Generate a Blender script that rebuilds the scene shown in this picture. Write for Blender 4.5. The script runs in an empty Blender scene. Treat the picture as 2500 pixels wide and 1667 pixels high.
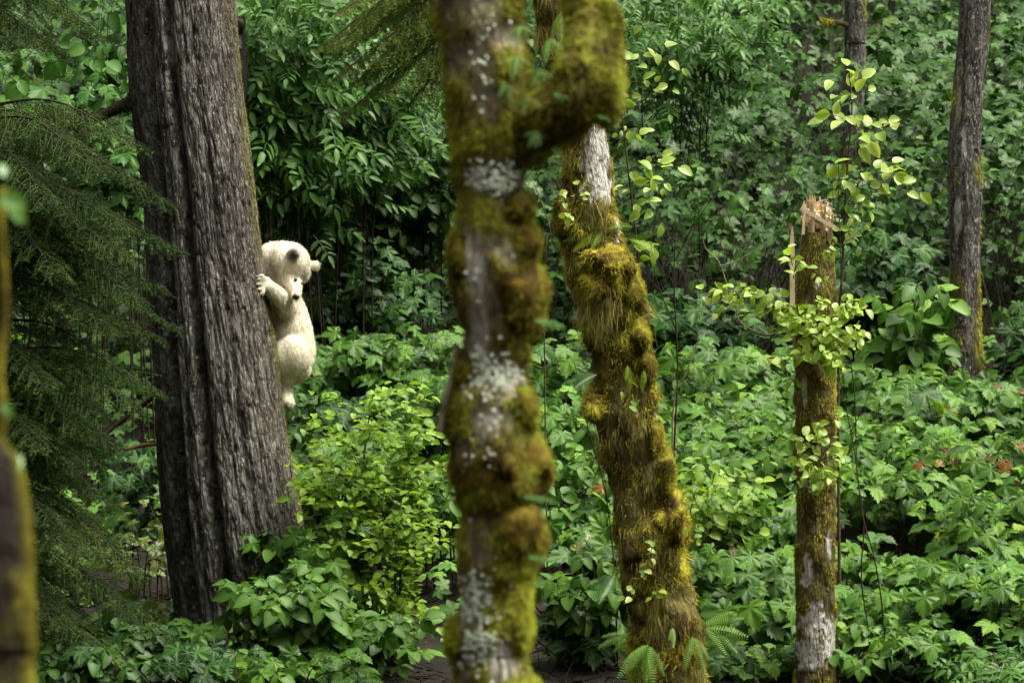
import bpy, math, random
import numpy as np
from mathutils import Matrix

R = random.Random(7)
rng = np.random.default_rng(7)
S = bpy.context.scene
COL = S.collection

# ---------------------------------------------------------------- camera, sky, sun, exposure
K = 8.88e-5            # metres per photo pixel per metre of distance
ZC = 1.85              # eye height
cam_d = bpy.data.cameras.new("camera")
cam = bpy.data.objects.new("camera", cam_d)
COL.objects.link(cam)
cam.location = (0, 0, ZC)
cam.rotation_euler = (math.radians(90), 0, 0)
cam_d.sensor_width = 36
cam_d.lens = 36 / (K * 2500)
cam_d.clip_end = 1000
cam_d.dof.use_dof = True
cam_d.dof.focus_distance = 25.0
cam_d.dof.aperture_fstop = 6.3
S.camera = cam

SUN_EL, SUN_AZ = 62, 98      # degrees, azimuth clockwise from +Y (view direction)
W = bpy.data.worlds.new("World")
S.world = W
W.use_nodes = True
wn = W.node_tree.nodes
wl = W.node_tree.links
sky = wn.new("ShaderNodeTexSky")
sky.sky_type = 'NISHITA'
sky.sun_disc = False
sky.sun_elevation = math.radians(SUN_EL)
sky.sun_rotation = math.radians(SUN_AZ)
sky.dust_density = 4.0
sky.air_density = 1.0
sky.ozone_density = 0.6
hs = wn.new("ShaderNodeHueSaturation")
hs.inputs["Saturation"].default_value = 0.18
wl.new(sky.outputs[0], hs.inputs["Color"])
tint = wn.new("ShaderNodeVectorMath")      # light filtered through cloud and canopy
tint.operation = 'MULTIPLY'
tint.inputs[1].default_value = (1.03, 1.02, 0.86)
wl.new(hs.outputs[0], tint.inputs[0])
wl.new(tint.outputs[0], wn["Background"].inputs[0])
wn["Background"].inputs[1].default_value = 0.15
sl = bpy.data.lights.new("sun", 'SUN')
sl.energy = 1.4
sl.angle = math.radians(26)
sl.color = (1.0, 0.95, 0.86)
so = bpy.data.objects.new("sun", sl)
COL.objects.link(so)
so.location = (5, 10, 20)
so.rotation_euler = (math.radians(90 - SUN_EL), 0, math.radians(180 - SUN_AZ))
S.view_settings.view_transform = 'Standard'
S.view_settings.look = 'None'
S.view_settings.gamma = 1
S.view_settings.use_curve_mapping = False
S.view_settings.exposure = 1.8
S.cycles.max_bounces = 6
S.cycles.diffuse_bounces = 4
S.cycles.transmission_bounces = 4
S.cycles.caustics_reflective = False
S.cycles.caustics_refractive = False


# ---------------------------------------------------------------- maths helpers
def P(px, py, Y):
    """photo pixel at distance Y -> point"""
    return np.array([(px - 1250) * Y * K, Y, ZC - (py - 833.5) * Y * K])


def U(x, y, Y):
    return P(x * 1.063, y * 1.063, Y)


def scr(p):
    return (p[..., 0] / (p[..., 1] * K) + 1250) / 1.063, ((ZC - p[..., 2]) / (p[..., 1] * K) + 833.5) / 1.063


def unit(v):
    return v / (np.linalg.norm(v, axis=-1, keepdims=True) + 1e-12)


_tab = rng.random((64, 64, 64)).astype(np.float32) * 2 - 1


def noise(p):
    p = np.asarray(p, dtype=np.float64)
    i = np.floor(p).astype(int)
    f = p - i
    f = f * f * (3 - 2 * f)
    x0, y0, z0 = i[..., 0] & 63, i[..., 1] & 63, i[..., 2] & 63
    x1, y1, z1 = (x0 + 1) & 63, (y0 + 1) & 63, (z0 + 1) & 63
    fx, fy, fz = f[..., 0], f[..., 1], f[..., 2]
    a = _tab[x0, y0, z0] * (1 - fx) + _tab[x1, y0, z0] * fx
    b = _tab[x0, y1, z0] * (1 - fx) + _tab[x1, y1, z0] * fx
    c = _tab[x0, y0, z1] * (1 - fx) + _tab[x1, y0, z1] * fx
    d = _tab[x0, y1, z1] * (1 - fx) + _tab[x1, y1, z1] * fx
    return (a * (1 - fy) + b * fy) * (1 - fz) + (c * (1 - fy) + d * fy) * fz


def fbm(p, o=3):
    p = np.asarray(p, dtype=np.float64)
    s, a = 0, 1
    for k in range(o):
        s = s + a * noise(p * 2 ** k + 17.3 * k)
        a *= 0.5
    return s / 1.75


def hgt(x, y):
    x = np.asarray(x, float)
    y = np.asarray(y, float)
    h = np.interp(y, [-100, -60, -14, 23, 28, 32, 38, 46, 60, 100], [70, 48, 2, 0, .42, 1.2, 2.9, 5.6, 13, 48])  # hill behind the camera is added, raised to block low sky light
    h = h + np.interp(np.abs(x), [0, 9, 30, 60, 100], [0, 0, 22, 48, 70])  # added valley walls cut off low sky light from both sides
    h = h + np.interp(-x, [4.6, 6.5, 9, 30], [0, 2.5, 6, 12]) * np.interp(y, [0, 12, 60, 80], [0, 1, 1, 0])  # added steep bank, keeps light off the left side of the scene
    p = np.stack([x * .6, y * .6, x * 0], -1)
    return h + 0.09 * noise(p) + 0.04 * noise(p * 3.1)


# ---------------------------------------------------------------- mesh helpers
def mk_mesh(name, V, F, mat=None, smooth=True, attrs=None):
    """F: (n,3) or (n,4) array or list of arrays"""
    if not isinstance(F, (list, tuple)):
        F = [F]
    F = [np.asarray(f, dtype=np.int32) for f in F if len(f)]
    me = bpy.data.meshes.new(name)
    V = np.asarray(V, dtype=np.float32)
    me.vertices.add(len(V))
    me.vertices.foreach_set("co", V.ravel())
    loops = np.concatenate([f.ravel() for f in F])
    cnt = np.concatenate([np.full(len(f), f.shape[1], dtype=np.int32) for f in F])
    st = np.concatenate([[0], np.cumsum(cnt)[:-1]]).astype(np.int32)
    me.loops.add(len(loops))
    me.loops.foreach_set("vertex_index", loops)
    me.polygons.add(len(cnt))
    me.polygons.foreach_set("loop_start", st)
    me.polygons.foreach_set("loop_total", cnt)
    me.polygons.foreach_set("use_smooth", np.full(len(cnt), smooth))
    for k, a in (attrs or {}).items():
        a = np.asarray(a, dtype=np.float32)
        if a.ndim == 1:
            at = me.attributes.new(k, 'FLOAT', 'POINT')
            at.data.foreach_set("value", a)
        else:
            at = me.attributes.new(k, 'FLOAT_VECTOR', 'POINT')
            at.data.foreach_set("vector", a.ravel())
    me.update(calc_edges=True)
    me.validate()
    if mat:
        me.materials.append(mat)
    return me


def link(name, data, parent=None, kind=None):
    o = bpy.data.objects.new(name, data)
    COL.objects.link(o)
    if parent is not None:
        o.parent = parent
    if kind:
        o["kind"] = kind
    return o


def thing(name, label, cat, loc=(0, 0, 0), group=None):
    o = bpy.data.objects.new(name, None)
    COL.objects.link(o)
    o.empty_display_size = 0.1
    o.location = [float(v) for v in loc]
    o["label"] = label
    o["category"] = cat
    if group:
        o["group"] = group
    return o


def part(name, me, root, kind=None):
    """mesh given in world coordinates, re-based on its root"""
    o = link(name, me, root, kind)
    # world = chain of parents (translations only)
    off = np.zeros(3)
    r = root
    while r is not None:
        off += np.array(r.location)
        r = r.parent
    o.location = [-float(v) for v in off]
    return o


def catmull(pts, n):
    pts = np.asarray(pts, float)
    if len(pts) == 2:
        t = np.linspace(0, 1, n)[:, None]
        return pts[0] * (1 - t) + pts[1] * t
    a = np.vstack([2 * pts[0] - pts[1], pts, 2 * pts[-1] - pts[-2]])
    seg = np.linalg.norm(np.diff(pts[:, :3], axis=0), axis=1)
    cum = np.concatenate([[0], np.cumsum(seg)])
    s = np.linspace(0, cum[-1], n)
    i = np.clip(np.searchsorted(cum, s, side='right') - 1, 0, len(seg) - 1)
    t = ((s - cum[i]) / seg[i])[:, None]
    p0, p1, p2, p3 = a[i], a[i + 1], a[i + 2], a[i + 3]
    return 0.5 * ((2 * p1) + (-p0 + p2) * t + (2 * p0 - 5 * p1 + 4 * p2 - p3) * t ** 2 + (-p0 + 3 * p1 - 3 * p2 + p3) * t ** 3)


def tube(path, rows, segs, rfun=None, cap=True, ref=(1, 0, 0), resample=True):
    """path: [x,y,z,r]; returns V, F(list), info"""
    c = catmull(path, rows) if resample else np.asarray(path, float)
    rows = len(c)
    ctr, r = c[:, :3], np.maximum(c[:, 3], 1e-4)
    T = unit(np.gradient(ctr, axis=0))
    ref = np.asarray(ref, float)
    if abs((T @ ref)).max() > 0.97:
        ref = np.array([0, 1.0, 0])
    N = unit(ref - (T @ ref)[:, None] * T)
    B = np.cross(T, N)
    th = np.linspace(0, 2 * np.pi, segs, endpoint=False)
    TH = np.broadcast_to(th, (rows, segs))
    d = np.cos(TH)[..., None] * N[:, None] + np.sin(TH)[..., None] * B[:, None]
    rad = np.broadcast_to(r[:, None], (rows, segs)).copy()
    s = np.concatenate([[0], np.cumsum(np.linalg.norm(np.diff(ctr, axis=0), axis=1))])
    bk = np.stack([np.cos(TH) * r.mean(), np.sin(TH) * r.mean(), np.broadcast_to(s[:, None], (rows, segs))], -1)
    extra = None
    if rfun:
        rad, extra = rfun(rad, TH, s, bk, ctr[:, None] + d * rad[..., None])
    V = ctr[:, None] + d * rad[..., None]
    idx = np.arange(rows * segs).reshape(rows, segs)
    a, b = idx[:-1], idx[1:]
    F = np.stack([a, np.roll(a, -1, 1), np.roll(b, -1, 1), b], -1).reshape(-1, 4)
    V = V.reshape(-1, 3)
    Fs = [F]
    bkv = bk.reshape(-1, 3)
    if cap:
        V = np.vstack([V, ctr[0], ctr[-1]])
        bkv = np.vstack([bkv, bkv[0], bkv[-1]])
        n = rows * segs
        e0 = np.stack([np.full(segs, n), np.roll(idx[0], -1), idx[0]], -1)
        e1 = np.stack([np.full(segs, n + 1), idx[-1], np.roll(idx[-1], -1)], -1)
        Fs.append(np.vstack([e0, e1]))
        if extra:
            extra = {k: np.concatenate([v.reshape(-1), [0, 0]]) for k, v in extra.items()}
    elif extra:
        extra = {k: v.reshape(-1) for k, v in extra.items()}
    return V, Fs, bkv, extra or {}


def join(parts):
    """parts: list of (V, [F...])"""
    Vs, T3, T4, n = [], [], [], 0
    for V, Fs in parts:
        Vs.append(V)
        for f in Fs:
            if len(f) == 0:
                continue
            (T4 if f.shape[1] == 4 else T3).append(f + n)
        n += len(V)
    out = []
    if T4:
        out.append(np.vstack(T4))
    if T3:
        out.append(np.vstack(T3))
    return np.vstack(Vs), out


def sample(V, F, n, weight=None):
    """random points on quads: positions, normals, face's vertex 0"""
    a, b, c = V[F[:, 0]], V[F[:, 1]], V[F[:, 2]]
    d = V[F[:, -1]]
    nr = np.cross(c - a, d - b) if F.shape[1] == 4 else np.cross(b - a, c - a)
    ar = np.linalg.norm(nr, axis=1)
    w = ar.copy()
    if weight is not None:
        w = w * np.clip(weight[F].mean(1), 0, None)
    cs = np.cumsum(w)
    k = np.searchsorted(cs, rng.random(n) * cs[-1])
    k = np.clip(k, 0, len(F) - 1)
    u, v = rng.random((n, 1)), rng.random((n, 1))
    if F.shape[1] == 4:
        p = (a[k] * (1 - u) + b[k] * u) * (1 - v) + (d[k] * (1 - u) + c[k] * u) * v
    else:
        q = np.sqrt(u)
        p = a[k] * (1 - q) + b[k] * q * (1 - v) + c[k] * q * v
    return p, nr[k] / (ar[k][:, None] + 1e-12), F[k, 0]


def ribbons(p, d, L, w, nseg=2, gravity=0.0, curl=0.0, side=None):
    """thin tapering ribbons; p,d (n,3); L,w (n,)"""
    n = len(p)
    d = unit(d)
    if side is None:
        side = unit(np.cross(d, rng.normal(size=(n, 3))))
    pts = [p]
    dd = d
    for k in range(nseg):
        dd = unit(dd + np.array([0, 0, -gravity]) + curl * rng.normal(size=(n, 3)))
        pts.append(pts[-1] + dd * (L / nseg)[:, None])
    V = []
    for k, q in enumerate(pts):
        ww = (w * (1 - k / nseg * 0.85))[:, None]
        V += [q - side * ww / 2, q + side * ww / 2]
    V = np.stack(V, 1)      # n, 2(nseg+1), 3
    m = 2 * (nseg + 1)
    base = np.arange(n)[:, None] * m
    F = []
    for k in range(nseg):
        F.append(base + np.array([2 * k, 2 * k + 1, 2 * k + 3, 2 * k + 2]))
    return V.reshape(-1, 3), np.vstack(F), m


def ellipsoid(c, r, rot=None, nu=20, nv=12, rough=0.0, f=6):
    u = np.linspace(0, 2 * np.pi, nu, endpoint=False)
    v = np.linspace(0, np.pi, nv + 1)[1:-1]
    g = np.stack([np.outer(np.sin(v), np.cos(u)), np.outer(np.sin(v), np.sin(u)), np.outer(np.cos(v), np.ones(nu))], -1)
    V = np.vstack([g.reshape(-1, 3), [0, 0, 1], [0, 0, -1]])
    rr = np.asarray(r, float)
    V = V * rr
    if rot is not None:
        V = V @ np.array(rot).T
    V = V + np.asarray(c)
    if rough:
        V = V + (V - c) * (rough * fbm(V * f, 3))[:, None]
    idx = np.arange((nv - 1) * nu).reshape(nv - 1, nu)
    F = np.stack([idx[:-1], idx[1:], np.roll(idx[1:], -1, 1), np.roll(idx[:-1], -1, 1)], -1).reshape(-1, 4)
    n = (nv - 1) * nu
    t = np.stack([np.full(nu, n), idx[0], np.roll(idx[0], -1)], -1)
    b = np.stack([np.full(nu, n + 1), np.roll(idx[-1], -1), idx[-1]], -1)
    return V, [F, np.vstack([t, b])]


# ---------------------------------------------------------------- materials
def new_mat(name):
    m = bpy.data.materials.new(name)
    m.use_nodes = True
    return m, m.node_tree.nodes, m.node_tree.links, m.node_tree.nodes["Principled BSDF"]


def ramp(n, stops):
    r = n.new("ShaderNodeValToRGB")
    e = r.color_ramp.elements
    while len(e) < len(stops):
        e.new(0.5)
    for i, (p, c) in enumerate(stops):
        e[i].position = p
        e[i].color = (*c, 1) if len(c) == 3 else c
    return r


def noise_node(n, l, scale, vec=None, detail=4, rough=0.6, dist=0.0):
    t = n.new("ShaderNodeTexNoise")
    t.inputs["Scale"].default_value = scale
    t.inputs["Detail"].default_value = detail
    t.inputs["Roughness"].default_value = rough
    t.inputs["Distortion"].default_value = dist
    if vec is not None:
        l.new(vec, t.inputs["Vector"])
    return t


def attr(n, name):
    a = n.new("ShaderNodeAttribute")
    a.attribute_name = name
    return a


def mixc(n, l, fac, a, b):
    m = n.new("ShaderNodeMix")
    m.data_type = 'RGBA'
    if hasattr(fac, "is_linked"):
        l.new(fac, m.inputs[0])
    else:
        m.inputs[0].default_value = fac
    for s, v in ((m.inputs[6], a), (m.inputs[7], b)):
        if hasattr(v, "is_linked"):
            l.new(v, s)
        else:
            s.default_value = (*v, 1)
    return m.outputs[2]


def mth(n, l, op, a, b=None, clamp=False):
    m = n.new("ShaderNodeMath")
    m.operation = op
    m.use_clamp = clamp
    for i, v in enumerate((a, b)):
        if v is None:
            continue
        if hasattr(v, "is_linked"):
            l.new(v, m.inputs[i])
        else:
            m.inputs[i].default_value = v
    return m.outputs[0]


def scalev(n, l, vec, s):
    m = n.new("ShaderNodeVectorMath")
    m.operation = 'MULTIPLY'
    l.new(vec, m.inputs[0])
    m.inputs[1].default_value = s
    return m.outputs[0]


def leaf_mat(name, stops, rough=0.36, transl=0.2, spec=0.5, veins=True):
    m, n, l, b = new_mat(name)
    a = attr(n, "rnd")
    oi = n.new("ShaderNodeObjectInfo")
    s = mth(n, l, 'FRACT', mth(n, l, 'ADD', a.outputs["Fac"], oi.outputs["Random"]))
    r = ramp(n, stops)
    l.new(s, r.inputs[0])
    geo = n.new("ShaderNodeNewGeometry")
    nz = noise_node(n, l, 1.1, geo.outputs["Position"], 2)
    f = mth(n, l, 'MULTIPLY_ADD', nz.outputs["Fac"], 0.9)
    n_ = f.node
    n_.inputs[2].default_value = 0.55
    sc = n.new("ShaderNodeVectorMath")
    sc.operation = 'SCALE'
    l.new(r.outputs[0], sc.inputs[0])
    l.new(f, sc.inputs["Scale"])
    colr = sc.outputs[0]
    if veins:
        va = attr(n, "vein")
        colr = mixc(n, l, mth(n, l, 'MULTIPLY', va.outputs["Fac"], 0.35), colr, (0.12, 0.22, 0.05))
    l.new(colr, b.inputs["Base Color"])
    b.inputs["Roughness"].default_value = rough
    b.inputs["Specular IOR Level"].default_value = spec
    t = n.new("ShaderNodeBsdfTranslucent")
    tc = n.new("ShaderNodeVectorMath")
    tc.operation = 'MULTIPLY'
    l.new(colr, tc.inputs[0])
    tc.inputs[1].default_value = (1.5, 1.5, 0.6)
    l.new(tc.outputs[0], t.inputs["Color"])
    mx = n.new("ShaderNodeMixShader")
    mx.inputs[0].default_value = transl
    l.new(b.outputs[0], mx.inputs[1])
    l.new(t.outputs[0], mx.inputs[2])
    l.new(mx.outputs[0], n["Material Output"].inputs["Surface"])
    return m


M = {}
M['thimble'] = leaf_mat("thimble_leaf", [(0, (.018, .058, .006)), (.30, (.038, .108, .009)), (.75, (.070, .170, .015)), (.985, (.12, .24, .022)), (1, (.22, .26, .03))], rough=.46, spec=.20)
M['thimble_shade'] = leaf_mat("shade_leaf", [(0, (.006, .029, .005)), (.4, (.013, .050, .008)), (.85, (.027, .084, .012)), (.985, (.05, .13, .02)), (1, (.12, .16, .02))], rough=.42, spec=.15)  # darker copy of the thimble leaf, shade painted into the colour
M['elder'] = leaf_mat("elder_leaf", [(0, (.022, .080, .010)), (.5, (.036, .120, .016)), (1, (.065, .17, .022))], rough=.42, spec=.22)
M['huckle'] = leaf_mat("huckleberry_leaf", [(0, (.10, .20, .012)), (.5, (.17, .30, .018)), (.9, (.27, .41, .03)), (1, (.36, .48, .05))], transl=.38, rough=.48, spec=.3)
M['bright'] = leaf_mat("sapling_leaf", [(0, (.22, .34, .04)), (.5, (.34, .48, .08)), (.9, (.44, .56, .13)), (1, (.56, .62, .22))], transl=.42, rough=.4)
M['fern'] = leaf_mat("fern_leaf", [(0, (.10, .22, .025)), (1, (.20, .36, .05))], transl=.35, rough=.5)
M['fernblue'] = leaf_mat("spleenwort_leaf", [(0, (.06, .17, .035)), (1, (.15, .30, .08))], transl=.3, rough=.35)
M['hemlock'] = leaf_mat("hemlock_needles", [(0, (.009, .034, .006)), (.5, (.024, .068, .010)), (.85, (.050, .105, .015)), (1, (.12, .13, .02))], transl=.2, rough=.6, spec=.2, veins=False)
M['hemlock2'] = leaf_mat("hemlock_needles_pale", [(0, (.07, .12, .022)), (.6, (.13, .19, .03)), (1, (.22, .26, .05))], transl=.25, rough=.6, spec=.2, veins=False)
M['rust'] = leaf_mat("withered_leaf", [(0, (.10, .035, .008)), (.6, (.18, .07, .012)), (1, (.24, .14, .02))], transl=.3, spec=.2)
M['yellow'] = leaf_mat("fading_leaf", [(0, (.07, .14, .014)), (.6, (.14, .20, .02)), (1, (.24, .24, .03))], transl=.35)


def simple(name, c1, c2, scale=8, rough=.8, bump=.3, st=(1, 1, 1), dist=0.0, bscale=1.0):
    m, n, l, b = new_mat(name)
    tc = n.new("ShaderNodeTexCoord")
    v = scalev(n, l, tc.outputs["Object"], st)
    t = noise_node(n, l, scale, v, 5, .65, dist)
    r = ramp(n, [(.35, c1), (.65, c2)])
    l.new(t.outputs["Fac"], r.inputs[0])
    l.new(r.outputs[0], b.inputs["Base Color"])
    b.inputs["Roughness"].default_value = rough
    b.inputs["Specular IOR Level"].default_value = .25
    bp = n.new("ShaderNodeBump")
    bp.inputs["Strength"].default_value = bump
    bp.inputs["Distance"].default_value = .01
    t2 = noise_node(n, l, scale * 3 * bscale, v, 4)
    l.new(t2.outputs["Fac"], bp.inputs["Height"])
    l.new(bp.outputs[0], b.inputs["Normal"])
    return m


M['ground'] = simple("forest_floor", (.003, .0025, .0015), (.014, .011, .006), 5, .95, .8)
M['stem'] = simple("stem_bark", (.035, .022, .012), (.10, .07, .035), 20, .8)
M['stem_dark'] = simple("dark_stem_bark", (.012, .009, .006), (.035, .025, .014), 20, .8)
M['stem_pale'] = simple("pale_stem_bark", (.10, .085, .05), (.28, .24, .17), 20, .8)
M['stem_green'] = simple("green_stem", (.02, .035, .008), (.05, .07, .015), 20, .7)
M['rawwood'] = simple("split_wood", (.45, .30, .15), (.80, .66, .44), 14, .7, .6, (4, 4, .4))
M['palewood'] = simple("pale_split_wood", (.72, .52, .36), (.90, .76, .60), 14, .7, .4, (4, 4, .4))
M['greywood'] = simple("torn_brown_wood", (.14, .085, .045), (.42, .30, .18), 14, .8, .6, (4, 4, .4))
M['lichen'] = simple("pale_lichen", (.45, .52, .42), (.78, .84, .74), 30, .9)
M['deadwood'] = simple("dead_branch_wood", (.10, .055, .025), (.28, .18, .08), 10, .7, .5)


def moss_mat(name, stops, scale=5.0, rough=.9, transl=.25, big=.55):
    m, n, l, b = new_mat(name)
    geo = n.new("ShaderNodeNewGeometry")
    t = noise_node(n, l, scale, geo.outputs["Position"], 4, .6, .4)
    tb = noise_node(n, l, scale * .3, geo.outputs["Position"], 2, .5, .3)
    a = attr(n, "rnd")
    s = mth(n, l, 'ADD', mth(n, l, 'MULTIPLY', mth(n, l, 'SUBTRACT', tb.outputs["Fac"], .5), big), mth(n, l, 'ADD', t.outputs["Fac"], mth(n, l, 'MULTIPLY', mth(n, l, 'SUBTRACT', a.outputs["Fac"], .5), .26)))
    r = ramp(n, stops)
    l.new(s, r.inputs[0])
    l.new(r.outputs[0], b.inputs["Base Color"])
    b.inputs["Roughness"].default_value = rough
    b.inputs["Specular IOR Level"].default_value = .2
    tr = n.new("ShaderNodeBsdfTranslucent")
    l.new(r.outputs[0], tr.inputs["Color"])
    mx = n.new("ShaderNodeMixShader")
    mx.inputs[0].default_value = transl
    l.new(b.outputs[0], mx.inputs[1])
    l.new(tr.outputs[0], mx.inputs[2])
    l.new(mx.outputs[0], n["Material Output"].inputs["Surface"])
    return m


M['moss'] = moss_mat("hanging_moss", [(.26, (.035, .024, .008)), (.38, (.14, .095, .018)), (.46, (.32, .27, .030)), (.56, (.52, .48, .05)), (.70, (.72, .68, .11))], 9)
M['moss_fg'] = moss_mat("cushion_moss", [(.26, (.05, .03, .008)), (.32, (.13, .08, .012)), (.38, (.19, .135, .018)), (.43, (.12, .12, .014)), (.54, (.25, .27, .024)), (.66, (.48, .52, .05))], 6)
M['moss_lime'] = moss_mat("lime_moss", [(.3, (.06, .05, .01)), (.42, (.20, .16, .02)), (.50, (.24, .25, .028)), (.60, (.42, .46, .05)), (.7, (.60, .64, .11))], 9)
M['moss_tan'] = moss_mat("stringy_moss", [(.28, (.06, .04, .015)), (.42, (.16, .12, .035)), (.52, (.24, .22, .05)), (.66, (.42, .38, .12))], 8)
M['moss_green'] = moss_mat("green_moss", [(.3, (.09, .07, .010)), (.45, (.20, .17, .016)), (.55, (.34, .33, .03)), (.70, (.50, .48, .05))], 9)
M['moss_dark'] = moss_mat("dark_moss", [(.3, (.012, .015, .004)), (.55, (.040, .048, .009)), (.72, (.09, .10, .016))], 9)


def bark_mat(name, dark, mid, light, fleck, red, red_amt=.5, moss=(.13, .14, .02), fleck_amt=.5, moss_name="moss", gs=1.0):
    """furrowed bark: attributes bk (unwrapped trunk coordinates), groove, moss, white"""
    m, n, l, b = new_mat(name)
    a = attr(n, "bk")
    v = a.outputs["Vector"]
    t1 = noise_node(n, l, 1, scalev(n, l, v, (34 * gs, 34 * gs, 7 * gs)), 6, .7, .5)
    t2 = noise_node(n, l, 1, scalev(n, l, v, (130 * gs, 130 * gs, 42 * gs)), 4, .7)
    t3 = noise_node(n, l, 1, scalev(n, l, v, (3.5, 3.5, 1.3)), 4, .6, .6)
    r1 = ramp(n, [(.35, dark), (.46, mid), (.60, light)])
    l.new(t1.outputs["Fac"], r1.inputs[0])
    # red-brown stains
    rm = ramp(n, [(.47, (0, 0, 0)), (.58, (1, 1, 1))])
    l.new(t3.outputs["Fac"], rm.inputs[0])
    rs = attr(n, "red")
    c = mixc(n, l, mth(n, l, 'MULTIPLY', mth(n, l, 'ADD', rm.outputs[0], rs.outputs["Fac"], True), mth(n, l, 'ADD', mth(n, l, 'MULTIPLY', rs.outputs["Fac"], .75), red_amt * .35)), r1.outputs[0], red)
    # pale flecks of lichen
    fm = ramp(n, [(.57, (0, 0, 0)), (.64, (1, 1, 1))])
    l.new(t2.outputs["Fac"], fm.inputs[0])
    c = mixc(n, l, mth(n, l, 'MULTIPLY', fm.outputs[0], fleck_amt), c, fleck)
    g = attr(n, "groove_and_shade")
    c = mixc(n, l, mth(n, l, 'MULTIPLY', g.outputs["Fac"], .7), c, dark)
    w = attr(n, "white")
    t4 = noise_node(n, l, 1, scalev(n, l, v, (60, 60, 22)), 5, .75)
    wr = ramp(n, [(.38, (.10, .09, .07)), (.47, (.62, .60, .55)), (.7, (.85, .84, .80))])
    l.new(t4.outputs["Fac"], wr.inputs[0])
    c = mixc(n, l, w.outputs["Fac"], c, wr.outputs[0])
    ma = attr(n, "moss")
    mr = ramp(n, moss if isinstance(moss, list) else [(.3, tuple(x * .35 for x in moss)), (.7, tuple(min(1, x * 1.7) for x in moss))])
    if isinstance(moss, list):
        gp = n.new("ShaderNodeNewGeometry")
        l.new(noise_node(n, l, 9, gp.outputs["Position"], 5, .68, .5).outputs["Fac"], mr.inputs[0])
    else:
        l.new(t1.outputs["Fac"], mr.inputs[0])
    mm = mth(n, l, 'ADD', ma.outputs["Fac"], mth(n, l, 'MULTIPLY', mth(n, l, 'SUBTRACT', t2.outputs["Fac"], .5), 1.2), True)
    mm = mth(n, l, 'MULTIPLY', mm, mth(n, l, 'GREATER_THAN', ma.outputs["Fac"], .02))
    c = mixc(n, l, mm, c, mr.outputs[0])
    l.new(c, b.inputs["Base Color"])
    b.inputs["Roughness"].default_value = .62
    b.inputs["Specular IOR Level"].default_value = .32
    vo = n.new("ShaderNodeTexVoronoi")
    vo.feature = 'DISTANCE_TO_EDGE'
    vo.inputs["Scale"].default_value = 1
    wv = n.new("ShaderNodeVectorMath")
    l.new(scalev(n, l, v, (42 * gs, 42 * gs, 10 * gs)), wv.inputs[0])
    l.new(t1.outputs["Color"], wv.inputs[1])
    l.new(wv.outputs[0], vo.inputs["Vector"])
    h = mth(n, l, 'ADD', t1.outputs["Fac"], mth(n, l, 'MULTIPLY', t2.outputs["Fac"], .7))
    h = mth(n, l, 'ADD', h, mth(n, l, 'MULTIPLY', mth(n, l, 'MINIMUM', vo.outputs["Distance"], .25), 2.2))
    bp = n.new("ShaderNodeBump")
    bp.inputs["Strength"].default_value = 1.0
    bp.inputs["Distance"].default_value = .02
    l.new(h, bp.inputs["Height"])
    l.new(bp.outputs[0], b.inputs["Normal"])
    return m


M['bark'] = bark_mat("furrowed_bark", (.010, .009, .007), (.062, .056, .046), (.31, .30, .27), (.66, .65, .62), (.080, .050, .034), .35, fleck_amt=.85)
M['bark2'] = bark_mat("grey_bark", (.012, .010, .008), (.055, .050, .042), (.20, .19, .17), (.70, .68, .64), (.08, .05, .025), .4, fleck_amt=.85, gs=.8)
M['bark3'] = bark_mat("mossy_bark", (.03, .022, .012), (.085, .065, .035), (.17, .14, .08), (.35, .33, .26), (.10, .06, .02), .6, moss=(.12, .10, .018), fleck_amt=.2)
M['bark_dark'] = bark_mat("shade_dark_bark", (.004, .003, .002), (.014, .010, .006), (.04, .03, .015), (.08, .06, .03), (.03, .015, .006), .4, moss=(.16, .14, .01), fleck_amt=.2)  # near-black tone puts the left stump's shade into its bark colour
M['bark_fg'] = bark_mat("lichen_bark", (.07, .05, .03), (.26, .21, .14), (.48, .43, .33), (.62, .66, .55), (.20, .13, .05), .5, moss=[(.34, (.02, .013, .007)), (.41, (.12, .07, .014)), (.45, (.05, .035, .012)), (.50, (.30, .22, .04)), (.56, (.26, .24, .02)), (.66, (.44, .44, .035))], fleck_amt=.6, gs=.6)

# ---------------------------------------------------------------- ground
gx = np.concatenate([[-400, -200, -120], np.linspace(-90, -14, 24), np.linspace(-13, 13, 105), np.linspace(14, 90, 24), [120, 200, 400]])
gy = np.concatenate([[-400, -200, -120], np.linspace(-95, -2, 26), np.linspace(0, 60, 180), np.linspace(62, 110, 16), [200, 400]])
GX, GY = np.meshgrid(gx, gy)
GZ = hgt(GX, GY)
idx = np.arange(GX.size).reshape(GX.shape)
F = np.stack([idx[:-1, :-1], idx[:-1, 1:], idx[1:, 1:], idx[1:, :-1]], -1).reshape(-1, 4)
o = link("ground", mk_mesh("ground", np.stack([GX, GY, GZ], -1).reshape(-1, 3), F, M['ground']), None, "structure")


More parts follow.
